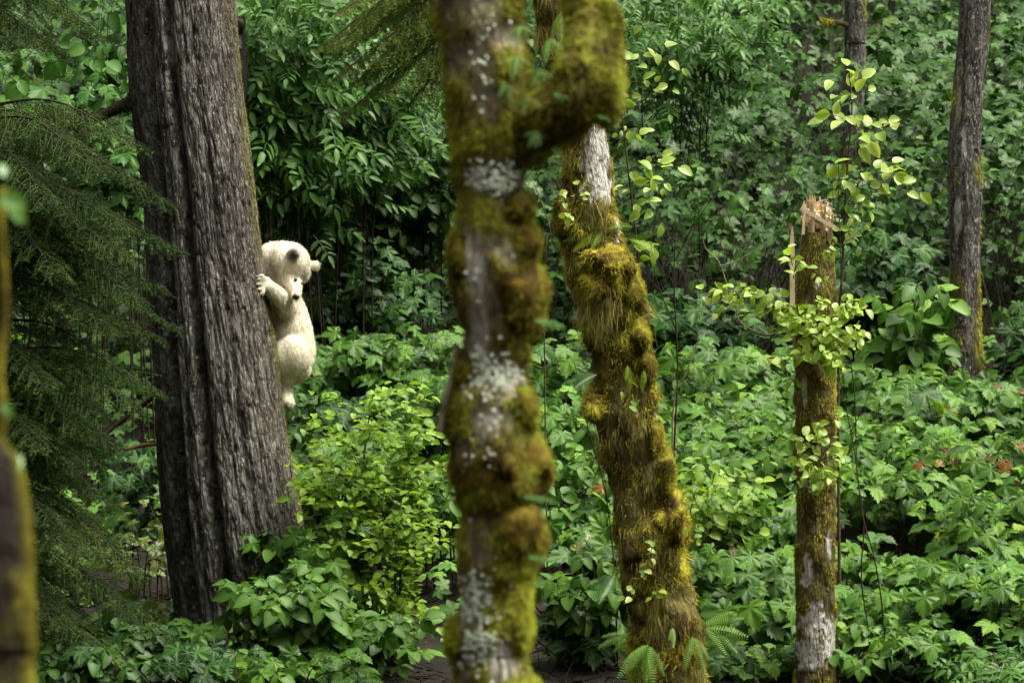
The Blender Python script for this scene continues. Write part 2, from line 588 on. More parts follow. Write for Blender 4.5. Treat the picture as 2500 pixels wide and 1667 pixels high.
# ---------------------------------------------------------------- leaf shapes (unit size; stalk at origin, tip along +y, up +z)
def palmate(fine=True, seed=0, three=False):
    r = random.Random(seed)
    lobes = [(-92, .78), (0, 1.12), (92, .78)] if three else [(-116, .66), (-56, .86), (0, 1.05), (56, .86), (116, .66)]
    out = []
    prev_s = .30
    out.append((-165, .32, 0))
    for i, (a, L) in enumerate(lobes):
        L *= 1 + r.uniform(-.07, .07)
        hw = (40 if i == 1 else 38) if three else 26 if i in (1, 2, 3) else 27
        if fine:
            kk = r.uniform(.97, 1.04)
            half = [(1.0, .66), (.90, .80), (.78, .70), (.62, .90), (.50, .78), (.36, 1.0), (.24, .90)]
            tmpl = [(-hw * q, v * kk, 0) for q, v in half] + [(0, 1.16, 1)] + [(hw * q, v * kk, 0) for q, v in half[::-1]]
        else:
            tmpl = [(-hw * .8, .76, 0), (0, 1.04, 1), (hw * .8, .76, 0)]
        out += [(a + da, L * k, rib) for da, k, rib in tmpl]
        if i < len(lobes) - 1:
            out.append(((a + lobes[i + 1][0]) / 2, .60 if three else .56, -1))
    out.append((165, .32, 0))
    V, T, vein = [(0, 0, 0)], [], [1.0]
    n = len(out)

    def zz(ang, rad, rib):
        lob = min(abs(ang - a) for a, _ in lobes)
        return -.20 * rad * rad + .09 * rad * (lob / 30) + .03 * math.sin(ang * .13 + seed)
    for ang, rad, rib in out:
        t = math.radians(ang)
        V.append((math.sin(t) * rad, math.cos(t) * rad, zz(ang, rad, rib)))
        vein.append(.6 if rib == 1 else 0)
    if fine:
        for ang, rad, rib in out:
            t = math.radians(ang)
            V.append((math.sin(t) * rad * .52, math.cos(t) * rad * .52, zz(ang, rad * .52, rib)))
            vein.append(1 if rib == 1 else 0)
        for i in range(n - 1):
            a, b = i + 1, i + 2
            T += [(0, n + b, n + a), (n + a, n + b, b), (n + a, b, a)]
    else:
        for i in range(n - 1):
            T.append((0, i + 2, i + 1))
    return np.array(V) * .62, np.array(T), np.array(vein)


def ovate(fine=True, seed=0, width=.36, point=1.0, ys=None):
    r = random.Random(seed + 50)
    ys = ys or ([0, .12, .3, .5, .7, .86, 1.0] if fine else [0, .2, .5, .78, 1.0])
    bend = r.uniform(.12, .3)
    V, T, vein = [], [], []
    for y in ys:
        w = width * (math.sin(math.pi * min(1, y ** .75)) ** .8 if 0 < y < 1 else 0)
        z = -bend * y * y
        V += [(-w, y + (.03 if fine else 0), z + w * .35), (0, y, z), (w, y - (.02 if fine else 0), z + w * .35)]
        vein += [0, 1, 0]
    for i in range(len(ys) - 1):
        a, b = 3 * i, 3 * i + 3
        T += [(a, a + 1, b + 1), (a, b + 1, b), (a + 1, a + 2, b + 2), (a + 1, b + 2, b + 1)]
    return np.array(V), np.array(T), np.array(vein, float)


def placed(tmpl, s, ang, off, droop=0.0, roll=0.0):
    V, T, vn = tmpl
    V = V * s
    c, q = math.cos(roll), math.sin(roll)
    V = np.stack([V[:, 0] * c + V[:, 2] * q, V[:, 1], -V[:, 0] * q + V[:, 2] * c], -1)
    c, q = math.cos(droop), math.sin(droop)
    V = np.stack([V[:, 0], V[:, 1] * c + V[:, 2] * q, -V[:, 1] * q + V[:, 2] * c], -1)
    c, q = math.cos(ang), math.sin(ang)
    V = np.stack([V[:, 0] * c + V[:, 1] * q, -V[:, 0] * q + V[:, 1] * c, V[:, 2]], -1)
    return V + np.array(off), T, vn


def merge(ts):
    Vs, Ts, vs, n = [], [], [], 0
    for V, T, vn in ts:
        Vs.append(V)
        Ts.append(T + n)
        vs.append(vn)
        n += len(V)
    return np.vstack(Vs), np.vstack(Ts), np.concatenate(vs)


def pinnate(seed=0, fine=True):
    """compound leaf: rachis with opposite pointed leaflets, drooping"""
    r = random.Random(seed + 90)
    lf = ovate(False, seed, .20)
    ts = []
    for k, y in enumerate((.30, .55, .80)):
        z = -.16 * y * y
        for s in (-1, 1):
            ts.append(placed(lf, .46 * (1 - .12 * k), s * math.radians(r.uniform(52, 72)), (s * .01, y, z), r.uniform(.1, .4), s * .2))
    ts.append(placed(lf, .44, 0, (0, .9, -.13), .3))
    V = np.array([(-.012, 0, 0), (.012, 0, 0), (-.008, .55, -.05), (.008, .55, -.05), (0, .95, -.145)])
    T = np.array([(0, 1, 3), (0, 3, 2), (2, 3, 4)])
    ts.append((V, T, np.full(5, 1.0)))
    return merge(ts)


def trifoliate(seed=0, fine=True):
    r = random.Random(seed + 33)
    lf = ovate(fine, seed, .34, ys=None if fine else [0, .3, .68, 1.0])
    ts = [placed(lf, .62, 0, (0, .3, -.02), .2)]
    for s in (-1, 1):
        ts.append(placed(lf, .52, s * math.radians(r.uniform(65, 82)), (0, .28, -.02), r.uniform(.1, .4), s * .25))
    V = np.array([(-.012, 0, 0), (.012, 0, 0), (0, .3, -.02)])
    ts.append((V, np.array([(0, 1, 2)]), np.ones(3)))
    return merge(ts)


def frond(seed=0, fine=True, pairs=17):
    """fern frond, unit length"""
    ts = []
    V = np.array([(-.01, 0, 0), (.01, 0, 0), (-.007, .5, .06), (.007, .5, .06), (0, 1, -.12)])
    ts.append((V, np.array([(0, 1, 3), (0, 3, 2), (2, 3, 4)]), np.ones(5)))
    for k in range(pairs):
        y = .10 + .88 * k / pairs
        z = .24 * y * (1 - y) * 1.0 - .12 * y * y
        L = .145 * math.sin(math.pi * (y * .86 + .12)) ** .7
        w = .88 / pairs * .25
        for s in (-1, 1):
            v = np.array([(0, y - w, z), (0, y + w, z), (s * L * .55, y + w * 1.1 + L * .12, z - .01), (s * L * .55, y - w * .8 + L * .12, z - .01), (s * L, y + L * .3, z - .05)])
            ts.append((v, np.array([(0, 1, 2), (0, 2, 3), (3, 2, 4)]), np.zeros(5)))
    return merge(ts)


TM = {
    'palm3': [palmate(True, i + 9, True) for i in range(4)],
    'palm': [palmate(True, i) for i in range(5)], 'palm_lo': [palmate(False, i) for i in range(5)],
    'ovate': [ovate(True, i, .33) for i in range(4)], 'ovate_lo': [ovate(False, i, .30) for i in range(4)],
    'pinn': [pinnate(i) for i in range(4)], 'tri': [trifoliate(i) for i in range(4)], 'tri_lo': [trifoliate(i, False) for i in range(4)],
    'frond': [frond(i) for i in range(3)],
}
_cache = {}


def leaf_mesh(kind, mat, i):
    k = (kind, mat, i)
    if k not in _cache:
        V, T, vn = TM[kind][i]
        _cache[k] = mk_mesh("leaf_" + kind, V, T, M[mat], True, {"vein": vn})
    return _cache[k]


def frames(N, D):
    """orthonormal frames: z=N, y=D made perpendicular"""
    Z = unit(N)
    Yv = unit(D - (D * Z).sum(1)[:, None] * Z)
    X = np.cross(Yv, Z)
    return X, Yv, Z


def leaves_joined(kind, mat, pos, N, D, size, name, root=None, objkind="stuff", as_part=True):
    X, Yv, Z = frames(N, D)
    Vs, Ts, rn, vn, n = [], [], [], [], 0
    which = rng.integers(0, len(TM[kind]), len(pos))
    for w in range(len(TM[kind])):
        V, T, ve = TM[kind][w]
        sel = np.where(which == w)[0]
        if len(sel) == 0:
            continue
        v = (V[None, :, 0, None] * X[sel][:, None] + V[None, :, 1, None] * Yv[sel][:, None] + V[None, :, 2, None] * Z[sel][:, None]) * size[sel][:, None, None] + pos[sel][:, None]
        Vs.append(v.reshape(-1, 3))
        Ts.append((T[None] + (np.arange(len(sel)) * len(V))[:, None, None] + n).reshape(-1, 3))
        rn.append(np.repeat(rng.random(len(sel)), len(V)))
        vn.append(np.tile(ve, len(sel)))
        n += len(sel) * len(V)
    me = mk_mesh(name, np.vstack(Vs), np.vstack(Ts), M[mat], True, {"rnd": np.concatenate(rn), "vein": np.concatenate(vn)})
    if root is not None:
        return part(name, me, root, objkind)
    return link(name, me, None, objkind)


def leaves_objects(kind, mat, pos, N, D, size, root, name="leaf"):
    X, Yv, Z = frames(N, D)
    off = np.zeros(3)
    r = root
    while r is not None:
        off += np.array(r.location)
        r = r.parent
    nt = len(TM[kind])
    for i in range(len(pos)):
        o = bpy.data.objects.new(name, leaf_mesh(kind, mat, R.randrange(nt)))
        s = float(size[i])
        p = pos[i] - off
        x, y, z = X[i] * s, Yv[i] * s, Z[i] * s
        o.parent = root
        o.matrix_basis = Matrix(((x[0], y[0], z[0], p[0]), (x[1], y[1], z[1], p[1]), (x[2], y[2], z[2], p[2]), (0, 0, 0, 1)))
        COL.objects.link(o)


def put_leaves(kind, mat, pos, N, D, size, root, limit=300):
    n = len(pos)
    if n <= limit:
        leaves_objects(kind, mat, pos, N, D, size, root)
    else:
        # nearest to the viewer and largest first
        order = np.argsort(pos[:, 1] - 3 * size)
        a, b = order[:limit], order[limit:]
        leaves_objects(kind, mat, pos[a], N[a], D[a], size[a], root)
        leaves_joined(kind, mat, pos[b], N[b], D[b], size[b], "foliage", root)


def thin(pts, r0, r1, n=6, segs=4):
    pts = np.asarray(pts, float)
    rr = np.linspace(r0, r1, len(pts))[:, None]
    V, Fs, _, _ = tube(np.hstack([pts, rr]), n, segs, cap=False)
    return V, Fs


# ---------------------------------------------------------------- shrubs
def shrub(label, px, py, Y, rx, ry, rz, kind='palm', mat='thimble', size=.15, n_tw=34, per=4, group=None, name="leafy_shrub", cat="shrub",
          stem_mat='stem', n_st=5, limit=300, up=1.0, front=.72, seed_base=None, twigs=True):
    c = U(px, py, Y)
    bx, by = c[0] + R.uniform(-.1, .1), Y + R.uniform(.0, .15)
    g = float(hgt(bx, by))
    base = np.array([bx, by, g - .03])
    root = thing(name, label, cat, base, group)
    # main stems
    mains = []
    for k in range(n_st):
        a = 2 * math.pi * (k + R.random() * .6) / n_st
        tip = c + np.array([math.cos(a) * rx * .5, math.sin(a) * ry * .5, R.uniform(-.1, .5) * rz])
        bs_ = .05 + .10 * min(2.5, max(0, c[2] - g))
        st = base + np.array([math.cos(a) * bs_, math.sin(a) * bs_, 0])
        mid = st * .45 + tip * .55 + np.array([-math.cos(a) * rx * .12, 0, .12 * (tip[2] - st[2])])
        pts = catmull(np.array([st, mid, tip]), 8)
        mains.append(pts)
        V, Fs = thin([st, mid, tip], .007, .003, 9, 5)
        part("stem", mk_mesh("stem", V, Fs, M[stem_mat]), root)
    tw, Ps, Ns, Ds = [], [], [], []
    for k in range(n_tw):
        a = R.uniform(0, 2 * math.pi)
        q = math.sqrt(R.random())
        zz = R.uniform(-.6, 1)
        e = c + np.array([math.cos(a) * q * rx, math.sin(a) * q * ry, zz * rz * math.sqrt(max(0, 1 - .7 * q * q))])
        m = R.choice(mains)
        s = m[R.randrange(3, 7)]
        outd = unit(np.array([math.cos(a), math.sin(a), .15]))
        mid = (s + e) / 2 + np.array([0, 0, .08 * np.linalg.norm(e - s)])
        pts = catmull(np.array([s, mid, e]), 6)
        tw.append(thin([s, mid, e], .0028, .0012, 5, 3))
        for j in range(per):
            t = 1 - .75 * j / per * R.uniform(.7, 1.1)
            i = min(4, max(0, int(t * 5)))
            f = t * 5 - i
            p = pts[i] * (1 - f) + pts[i + 1] * f
            side = (1 if (j % 2) else -1)
            sd = np.array([-outd[1], outd[0], 0]) * side
            dr = unit(outd * (1.2 if j == 0 else .5) + sd * (0.2 if j == 0 else .9) + np.array([0, -.25, -.25]) + .25 * rng.normal(size=3))
            pet = size * R.uniform(.15, .45)
            lp = p + dr * pet + np.array([0, 0, .01])
            Ps.append(lp)
            Ds.append(dr)
            Ns.append(np.array([0, 0, up]) + np.array([0, -front, 0]) + outd * .25 + .38 * rng.normal(size=3))
    if twigs and tw:
        V, Fs = join(tw)
        part("twigs", mk_mesh("twigs", V, Fs, M[stem_mat]), root, "stuff")
    Ps, Ns, Ds = np.array(Ps), np.array(Ns), np.array(Ds)
    sz = size * rng.uniform(.62, 1.18, len(Ps))
    mix = {'palm': ('palm3', 'tri', 'palm'), 'tri': ('palm3',), 'ovate': ('ovate',), 'pinn': ('pinn',)}[kind]
    pickk = rng.random(len(Ps))
    main = R.choice(mix)
    oth = R.choice(mix)
    for kd_, sl in ((main, pickk < .8), (oth, pickk >= .8)):
        if sl.any():
            put_leaves(kd_, mat, Ps[sl], Ns[sl], Ds[sl], sz[sl] * (1.25 if kd_ == 'tri' and kind == 'palm' else 1), root, int(limit * (.8 if kd_ == main and sl[0] == (pickk[0] < .8) else .8)))
    return root


# ---------------------------------------------------------------- far undergrowth (one mass)
THICKETS = [(620, 1035, .15), (1470, 1650, .7), (2225, 2352, .55), (1990, 2180, .45), (1660, 1830, .35)]


def undergrowth():
    n = 72000
    Y = 32.6 + (50 - 32.6) * rng.random(n) ** 1.15
    X = (rng.random(n) * 2 - 1) * (1250 * K * Y + .9)
    cl = fbm(np.stack([X * 1.2, Y * .9, X * 0 + 3], -1), 3)
    H = 1.25 + .50 * noise(np.stack([X * .7, Y * .7, X * 0 + 9], -1)) + .45 * noise(np.stack([X * 1.9, Y * 1.9, X * 0 + 5], -1))
    sx = (X / (Y * K) + 1250) / 1.063
    th = np.zeros(n)
    for a, b, w in THICKETS:
        th = np.maximum(th, w * np.clip(np.minimum(sx - a, b - sx) / 40 + .5, 0, 1))
    th = th * (Y < 39)
    t = rng.random(n) ** 1.3
    depth = np.where(rng.random(n) < th, .55, 1.25)
    keep = (rng.random(n) < np.clip(.62 + 1.5 * cl, .10, 1)) & ~((rng.random(n) < th) & (Y < 34.4)) & ~((sx < 420) & (rng.random(n) < .35))
    g = hgt(X, Y)
    Z = np.maximum(g + H + .2 - t * depth, g + .08)
    X, Y, Z = X[keep], Y[keep], Z[keep]
    pos = np.stack([X, Y, Z], -1)
    N = np.array([0, -.62, 1.0]) + .42 * rng.normal(size=(len(X), 3))
    D = np.stack([rng.normal(size=len(X)), -.6 + .6 * rng.normal(size=len(X)), -.35 + .3 * rng.normal(size=len(X))], -1)
    sz = rng.uniform(.08, .16, len(X))
    typ = noise(np.stack([X * .35, Y * .35, X * 0 + 21], -1)) + .25 * rng.normal(size=len(X))
    a, b = typ < .22, typ >= .22
    for nm, sel, kd, mt, k in (("undergrowth", a, 'palm_lo', 'thimble_shade', 1.05), ("undergrowth", b, 'tri_lo', 'thimble_shade', 1.5)):
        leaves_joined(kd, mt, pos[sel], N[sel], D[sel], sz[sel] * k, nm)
    # low plants under and between the nearer shrubs
    n = 7500
    Y = 24.3 + 9 * rng.random(n)
    X = (rng.random(n) * 2 - 1) * (1250 * K * Y + .5)
    g = hgt(X, Y)
    hh = .08 + .55 * rng.random(n) * np.clip((Y - 24) / 4, .15, 1)
    pos = np.stack([X, Y, g + hh], -1)
    x, y = scr(pos)
    cl = fbm(np.stack([X * 1.6, Y * 1.2, X * 0 + 31], -1), 3)
    keep = rng.random(n) < np.clip(.7 + 1.6 * cl, .05, 1)
    for a, b, c, d in [(1190, 1350, 1290, 1600), (940, 1070, 1300, 1600), (1905, 2150, 1150, 1360), (1970, 2270, 1440, 1600), (300, 400, 1100, 1500), (1620, 1800, 820, 900)]:
        keep &= ~((x > a) & (x < b) & (y > c) & (y < d) & (rng.random(n) < .9))
    pos = pos[keep]
    m = len(pos)
    leaves_joined('palm_lo', 'thimble', pos, np.array([0, -.5, 1.0]) + .4 * rng.normal(size=(m, 3)), np.stack([rng.normal(size=m), -.6 + .6 * rng.normal(size=m), -.3 + .3 * rng.normal(size=m)], -1), rng.uniform(.08, .15, m), "ground_cover")
    # bare stems carrying it
    n = 1700
    Y = 32.6 + (46 - 32.6) * rng.random(n) ** 1.8
    X = (rng.random(n) * 2 - 1) * (1250 * K * Y + .8)
    g = hgt(X, Y)
    p = np.stack([X, Y, g - .05], -1)
    d = np.stack([.38 * rng.normal(size=n), .15 * rng.normal(size=n) - .1, np.ones(n)], -1)
    parts = [[], []]
    for i in range(n):
        L = R.uniform(.9, 1.9)
        q = [p[i], p[i] + d[i] * L * .5 + rng.normal(size=3) * .07, p[i] + d[i] * L + rng.normal(size=3) * .14]
        parts[i % 5 == 0].append(thin(q, R.uniform(.003, .007), .002, 5, 3))
    for pp, mt in zip(parts, ('stem_dark', 'stem_green')):
        V, Fs = join(pp)
        link("undergrowth_stems", mk_mesh("undergrowth_stems", V, Fs, M[mt]), None, "stuff")
    # bramble twigs and litter on the bank
    n = 11000
    Y = 22.5 + 15 * rng.random(n)
    X = (rng.random(n) * 2 - 1) * (1250 * K * Y + .4)
    p = np.stack([X, Y, hgt(X, Y) + .01], -1)
    V, F, mm = ribbons(p, np.stack([rng.normal(size=n), .4 * rng.normal(size=n), .25 * rng.random(n)], -1), rng.uniform(.05, .35, n), rng.uniform(.004, .012, n), 3, .0, .25)
    link("forest_litter", mk_mesh("forest_litter", V, F, M['stem_dark'], False), None, "stuff")


undergrowth()


# ---------------------------------------------------------------- trunks
def trunk_path(rows, Y, top=None, base=None, lean=0.0):
    """rows: (y, left, right) in overview units; returns [x,y,z,r] from the bottom up"""
    out = []
    for y, a, b in rows:
        c = U((a + b) / 2, y, Y)
        r = (b - a) / 2 * 1.063 * Y * K
        out.append([c[0], Y + lean * (c[2]), c[2], r])
    out = out[::-1]
    if base is not None:
        out = base + out
    if top is not None:
        out = out + top
    return np.array(out)


def furrowed(depth, fx=30, fz=5, lobes=None, seed=0, sharp=.13, wob=.9):
    def f(rad, TH, s, bk, p):
        q = bk * np.array([fx, fx, fz]) + seed
        w = wob * noise(bk * np.array([9, 9, 4]) + seed + 5)
        q = q + w[..., None]
        n1 = noise(q)
        n2 = noise(q * 2.1 + 31)
        g = np.exp(-(n1 / sharp) ** 2)
        g2 = np.exp(-(n2 / (sharp * 1.1)) ** 2)
        big = noise(bk * np.array([3.2, 3.2, .7]) + seed + 50)
        rad = rad * (1 + .045 * big)
        rad = rad - depth * g - depth * .45 * g2 + depth * .5 * n1
        ex = np.clip(g * .8 + g2 * .35, 0, 1)
        if lobes:
            for th0, th1, wd, dp in lobes:      # long seams: angle at foot, angle at head
                tt = np.linspace(0, 1, rad.shape[0])[:, None]
                ang = th0 * (1 - tt) + th1 * tt + .03 * noise(np.stack([tt * 12, tt * 0 + th0 * 9, tt * 0], -1))
                dd = (TH - ang + np.pi) % (2 * np.pi) - np.pi
                sm = np.exp(-(dd / wd) ** 2)
                fade = np.clip(1.45 - 1.2 * tt, 0, 1)
                rad = rad - dp * sm * fade
                ex = np.clip(ex + sm * fade * .6, 0, 1)
        return rad, {"groove_and_shade": ex}
    return f


# --- the big tree the bear climbs
rowsA = [(0, 285, 537), (200, 293, 555), (400, 318, 583), (600, 335, 604), (800, 350, 635), (1000, 362, 660), (1200, 376, 694), (1400, 400, 728), (1480, 396, 770), (1540, 380, 800)]
ptsA = trunk_path(rowsA, 25.0,
                  base=[[U(588, 1640, 25)[0], 25, -.25, .62]],
                  top=[[U(395, -220, 25)[0], 25.05, U(0, -220, 25)[2], .27], [U(360, -900, 25)[0], 25.1, 6.2, .22], [U(300, -2400, 25)[0], 25.2, 10.5, .12]])
tA = thing("large_tree", "large furrowed grey and red-brown trunk that the pale bear cub is climbing", "tree", (ptsA[0][0], 25, ptsA[0][2]))


def funA(rad, TH, s, bk, p):
    rad, ex = furrowed(.0085, 46, 6.5, [(-1.76, -1.70, .075, .12), (-2.40, -2.12, .11, .12), (-2.05, -1.95, .03, .02), (-1.15, -1.3, .05, .015), (-2.8, -2.7, .10, .05), (1.2, 1.5, .12, .04), (2.4, 2.3, .1, .04)], 3, .16, .45)(rad, TH, s, bk, p)
    side = np.clip(np.cos(TH), 0, 1)
    m = np.clip((side - .86) * 7, 0, 1) * np.clip(.35 + 1.3 * fbm(bk * np.array([8, 8, 3.]) + 4, 3), 0, 1)
    low = np.clip((1.3 - p[..., 2]) / 1.2, 0, 1)
    m2 = np.clip((side - .62) * 3, 0, 1) * low * np.clip(.1 + 1.6 * fbm(bk * np.array([8, 8, 2.5]) + 9, 3), 0, 1)
    ex["moss"] = np.clip(m * .8 + m2, 0, 1)
    ex["white"] = np.zeros_like(rad)
    left_shade = np.clip((-np.cos(TH) - .52) * 6 + .8 * fbm(bk * np.array([6, 6, 1.5]) + 33, 3), 0, 1) * (np.cos(TH) < -.3)  # shade painted down the trunk's left side, stored in the groove mask
    ex["groove_and_shade"] = np.maximum(ex["groove_and_shade"], .85 * left_shade)
    ex["red"] = .75 * np.clip((side - .35) * 1.8 + .9 * fbm(bk * np.array([5, 5, 2.]) + 14, 3), 0, 1) * (side > .05)
    return rad, ex


rA = catmull(ptsA, 900)
zz = rA[:, 2]
dens = np.where(zz < 3.9, 1.0, .10)
cs = np.cumsum(dens)
pick = np.interp(np.linspace(0, cs[-1], 430), cs, np.arange(900))
rA = np.stack([np.interp(pick, np.arange(900), rA[:, k]) for k in range(4)], -1)
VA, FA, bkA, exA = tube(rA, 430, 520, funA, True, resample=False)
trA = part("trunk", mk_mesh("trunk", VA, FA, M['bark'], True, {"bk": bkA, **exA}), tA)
# yellow-green moss fringe on its right edge
p, nr, vi = sample(VA, FA[0], 9000, exA["moss"] * (VA[:, 2] < 4))
if (nr * (p - np.array([ptsA[4][0], 25, 0])))[:, :2].sum() < 0:
    nr = -nr
L = rng.uniform(.006, .02, len(p))
V, F, mm = ribbons(p, nr + np.array([0, 0, -.3]) + .5 * rng.normal(size=p.shape), L, np.full(len(p), .0022), 2, .5)
part("moss", mk_mesh("moss", V, F, M['moss_green'], False, {"rnd": np.repeat(rng.random(len(p)), mm)}), tA, "stuff")

# its limbs on the left
def mossy_limb(root, pts, r0, r1, moss_n, mL, mat='moss_dark', wood='stem_dark', name="branch", fat=1.0):
    pts = np.array(pts)
    rr = np.linspace(r0, r1, len(pts))[:, None]
    V, Fs, bk, _ = tube(np.hstack([pts, rr]), 40, 10, lambda rad, TH, s, bk, p: (rad * (1 + .25 * noise(p * 22)), None))
    b = part(name, mk_mesh(name, V, Fs, M[wood]), root)
    if moss_n:
        p, nr, _ = sample(V, Fs[0], moss_n, None)
        cl = np.clip(.35 + 1.4 * noise(p * 9), .1, 1.3)
        L = mL * cl * rng.uniform(.3, 1.2, len(p))
        V2, F2, m = ribbons(p, nr * .6 + np.array([0, 0, -.4]) + .5 * rng.normal(size=p.shape), L, np.full(len(p), .0045), 3, .7, .25)
        ob = part("moss", mk_mesh("moss", V2, F2, M[mat], False, {"rnd": np.repeat(rng.random(len(p)), m)}), b, "stuff")
        # location chain: b itself sits at minus root, so part() already undoes it
    return b


mossy_limb(tA, [U(330, 215, 25), U(255, 255, 24.9), U(185, 282, 24.8), U(100, 300, 24.6), U(10, 305, 24.4)], .034, .016, 9000, .11)
mossy_limb(tA, [U(250, 258, 24.9), U(190, 272, 24.7), U(130, 268, 24.6), U(85, 258, 24.6)], .016, .014, 4500, .16)
mossy_limb(tA, [U(190, 285, 24.8), U(185, 315, 24.7), U(175, 345, 24.7)], .045, .03, 5000, .12)
mossy_limb(tA, [U(375, 1019, 25), U(330, 1022, 24.9), U(280, 1032, 24.8), U(240, 1028, 24.7)], .013, .008, 0, .1, wood='deadwood')
mossy_limb(tA, [U(360, 905, 25), U(300, 950, 24.9), U(255, 985, 24.85), U(232, 1010, 24.8), U(222, 1045, 24.8)], .014, .008, 300, .03)

# --- blurred mossy tree in front, forked
rowsB = [(0, 992, 1203), (100, 1010, 1210), (200, 1026, 1225), (300, 1030, 1215), (380, 1045, 1207), (450, 1058, 1210), (520, 1047, 1225), (600, 1037, 1236),
         (700, 1045, 1236), (780, 1060, 1222), (850, 1054, 1205), (920, 1032, 1228), (1000, 1027, 1242), (1080, 1037, 1245), (1140, 1057, 1230), (1200, 1062, 1242),
         (1260, 1050, 1238), (1320, 1052, 1215), (1400, 1055, 1218), (1460, 1040, 1213), (1520, 1045, 1200), (1568, 1045, 1218)]
YB = 12.0
ptsB = trunk_path(rowsB, YB, base=[[U(1128, 0, YB)[0], YB, -.15, .16], [U(1128, 0, YB)[0], YB, .45, .12]],
                  top=[[U(1080, -200, YB)[0], YB, U(0, -200, YB)[2], .12], [U(1000, -1200, YB)[0], YB, U(0, -1200, YB)[2], .10], [U(900, -3500, YB)[0], YB, U(0, -3500, YB)[2], .05]])
tB = thing("mossy_tree", "out-of-focus forked tree in front, thick with orange and green moss cushions and pale lichen", "tree", (ptsB[0][0], YB, ptsB[0][2]))
lich = [(1130, 415, 75, 35), (1140, 860, 75, 45), (1085, 1365, 40, 60), (1090, 1480, 40, 50)]
white = [(1095, 620, 30, 70), (1100, 760, 28, 70), (1160, 1520, 45, 70), (1120, 960, 40, 40)]


def blob(p, lst, soft=1.0):
    x, y = scr(p)
    out = np.zeros(x.shape)
    for a, b, rx, ry in lst:
        out = np.maximum(out, np.exp(-(((x - a) / rx) ** 2 + ((y - b) / ry) ** 2) * soft))
    return out


def funB(rad, TH, s, bk, p):
    n1 = fbm(p * 14, 3)
    n2 = fbm(p * 60 + 8, 2)
    bare = np.maximum(blob(p, lich), blob(p, white)) * (np.sin(TH) < .2)
    rad = rad * (.95 + .10 * n1) + .004 * n2
    mo = np.clip(.62 + 2.0 * n1 - 1.6 * bare, 0, 1)
    rad = rad + .006 * mo
    wh = np.clip((blob(p, white) + .3 * blob(p, lich) + .5 * n2 - .45) * 2.5, 0, .85) * (np.sin(TH) < .2)
    return rad, {"moss": mo, "white": wh, "groove_and_shade": np.clip(-n1, 0, 1)}


VB, FB, bkB, exB = tube(ptsB, 340, 110, funB)
part("trunk", mk_mesh("trunk", VB, FB, M['bark_fg'], True, {"bk": bkB, **exB}), tB)
cush = [(1196, 560, 44, 40), (1188, 690, 60, 92), (1055, 590, 26, 56), (1150, 1065, 96, 84), (1186, 1225, 68, 62), (1150, 1335, 50, 56), (1046, 1462, 22, 42),
        (1070, 850, 26, 40), (1190, 940, 44, 50), (1064, 960, 36, 60), (1170, 1575, 76, 34), (1185, 480, 38, 36), (1192, 1450, 26, 50), (1180, 300, 50, 60), (1130, 1140, 70, 40)]
fz = []
for (cx, cy, rx, ry) in cush:
    k = 1.063 * YB * K
    c = U(cx, cy, YB)
    rt = float(np.interp(c[2], ptsB[:, 2], ptsB[:, 3]))
    dx = abs(c[0] - float(np.interp(c[2], ptsB[:, 2], ptsB[:, 0])))
    ry_ = math.sqrt(max(.0009, rt * rt - dx * dx * .8)) + .012 + .10 * rx * k
    c[1] = YB
    V, Fs = ellipsoid(c, (rx * k * 1.12, ry_, ry * k * 1.25), None, 44, 30, .36, 11)
    part("moss_cushion", mk_mesh("moss_cushion", V, Fs, M['moss_fg'], True), tB)
    p, nr, _ = sample(V, Fs[0], 2600)
    nr = unit(p - c)
    fz.append(ribbons(p, nr + .5 * rng.normal(size=p.shape), rng.uniform(.006, .018, len(p)), np.full(len(p), .003), 2, .3)[:2])
# fork limb on the right
limb = [U(1140, 330, YB), U(1235, 262, YB - .03), U(1310, 235, YB - .05), U(1352, 170, YB - .05), U(1362, 80, YB - .03), U(1345, -20, YB), U(1330, -300, YB), U(1330, -1200, YB)]
fzl = []
lr = [.06, .066, .078, .085, .066, .058, .055, .05]
limbp = np.array([[*q, r] for q, r in zip(limb, lr)])
V, Fs, bk, ex = tube(limbp, 180, 80, lambda rad, TH, s, bk, p: (rad * (1 + .26 * fbm(p * 13 + 3, 3)) + .003 * noise(p * 60), {"moss": np.clip(1.1 + fbm(p * 9, 2), 0, 1), "white": rad * 0, "groove_and_shade": rad * 0}), ref=(0, 1, 0))
lb = part("limb", mk_mesh("limb", V, Fs, M['bark_fg'], True, {"bk": bk, **ex}), tB)
p, nr, _ = sample(V, Fs[0], 16000, (V[:, 2] < 3.0) * 1.0)
cen = np.array([np.interp(p[:, 2], limbp[1:, 2], limbp[1:, 0]), np.full(len(p), YB), p[:, 2]]).T
nn = unit(p - cen)
fzl.append(ribbons(p, nn * .8 + .6 * rng.normal(size=p.shape), rng.uniform(.006, .024, len(p)), np.full(len(p), .003), 2, .4)[:2])
for (cx, cy, rx, ry) in [(1300, 235, 78, 70), (1390, 190, 44, 95), (1260, 290, 60, 42), (1392, 70, 34, 70), (1225, 330, 34, 46)]:
    k = 1.063 * YB * K
    c = U(cx, cy, YB - .06)
    V, Fs = ellipsoid(c, (rx * k, rx * k * .8, ry * k), None, 36, 26, .42, 11)
    part("moss_cushion", mk_mesh("moss_cushion", V, Fs, M['moss_lime'], True), tB)
    p, nr, _ = sample(V, Fs[0], 2600)
    fzl.append(ribbons(p, unit(p - c) + .6 * rng.normal(size=p.shape), rng.uniform(.008, .026, len(p)), np.full(len(p), .003), 2, .5)[:2])
p, nr, _ = sample(VB, FB[0], 48000, exB["moss"] * (VB[:, 2] < 3.2) * (VB[:, 2] > .5))
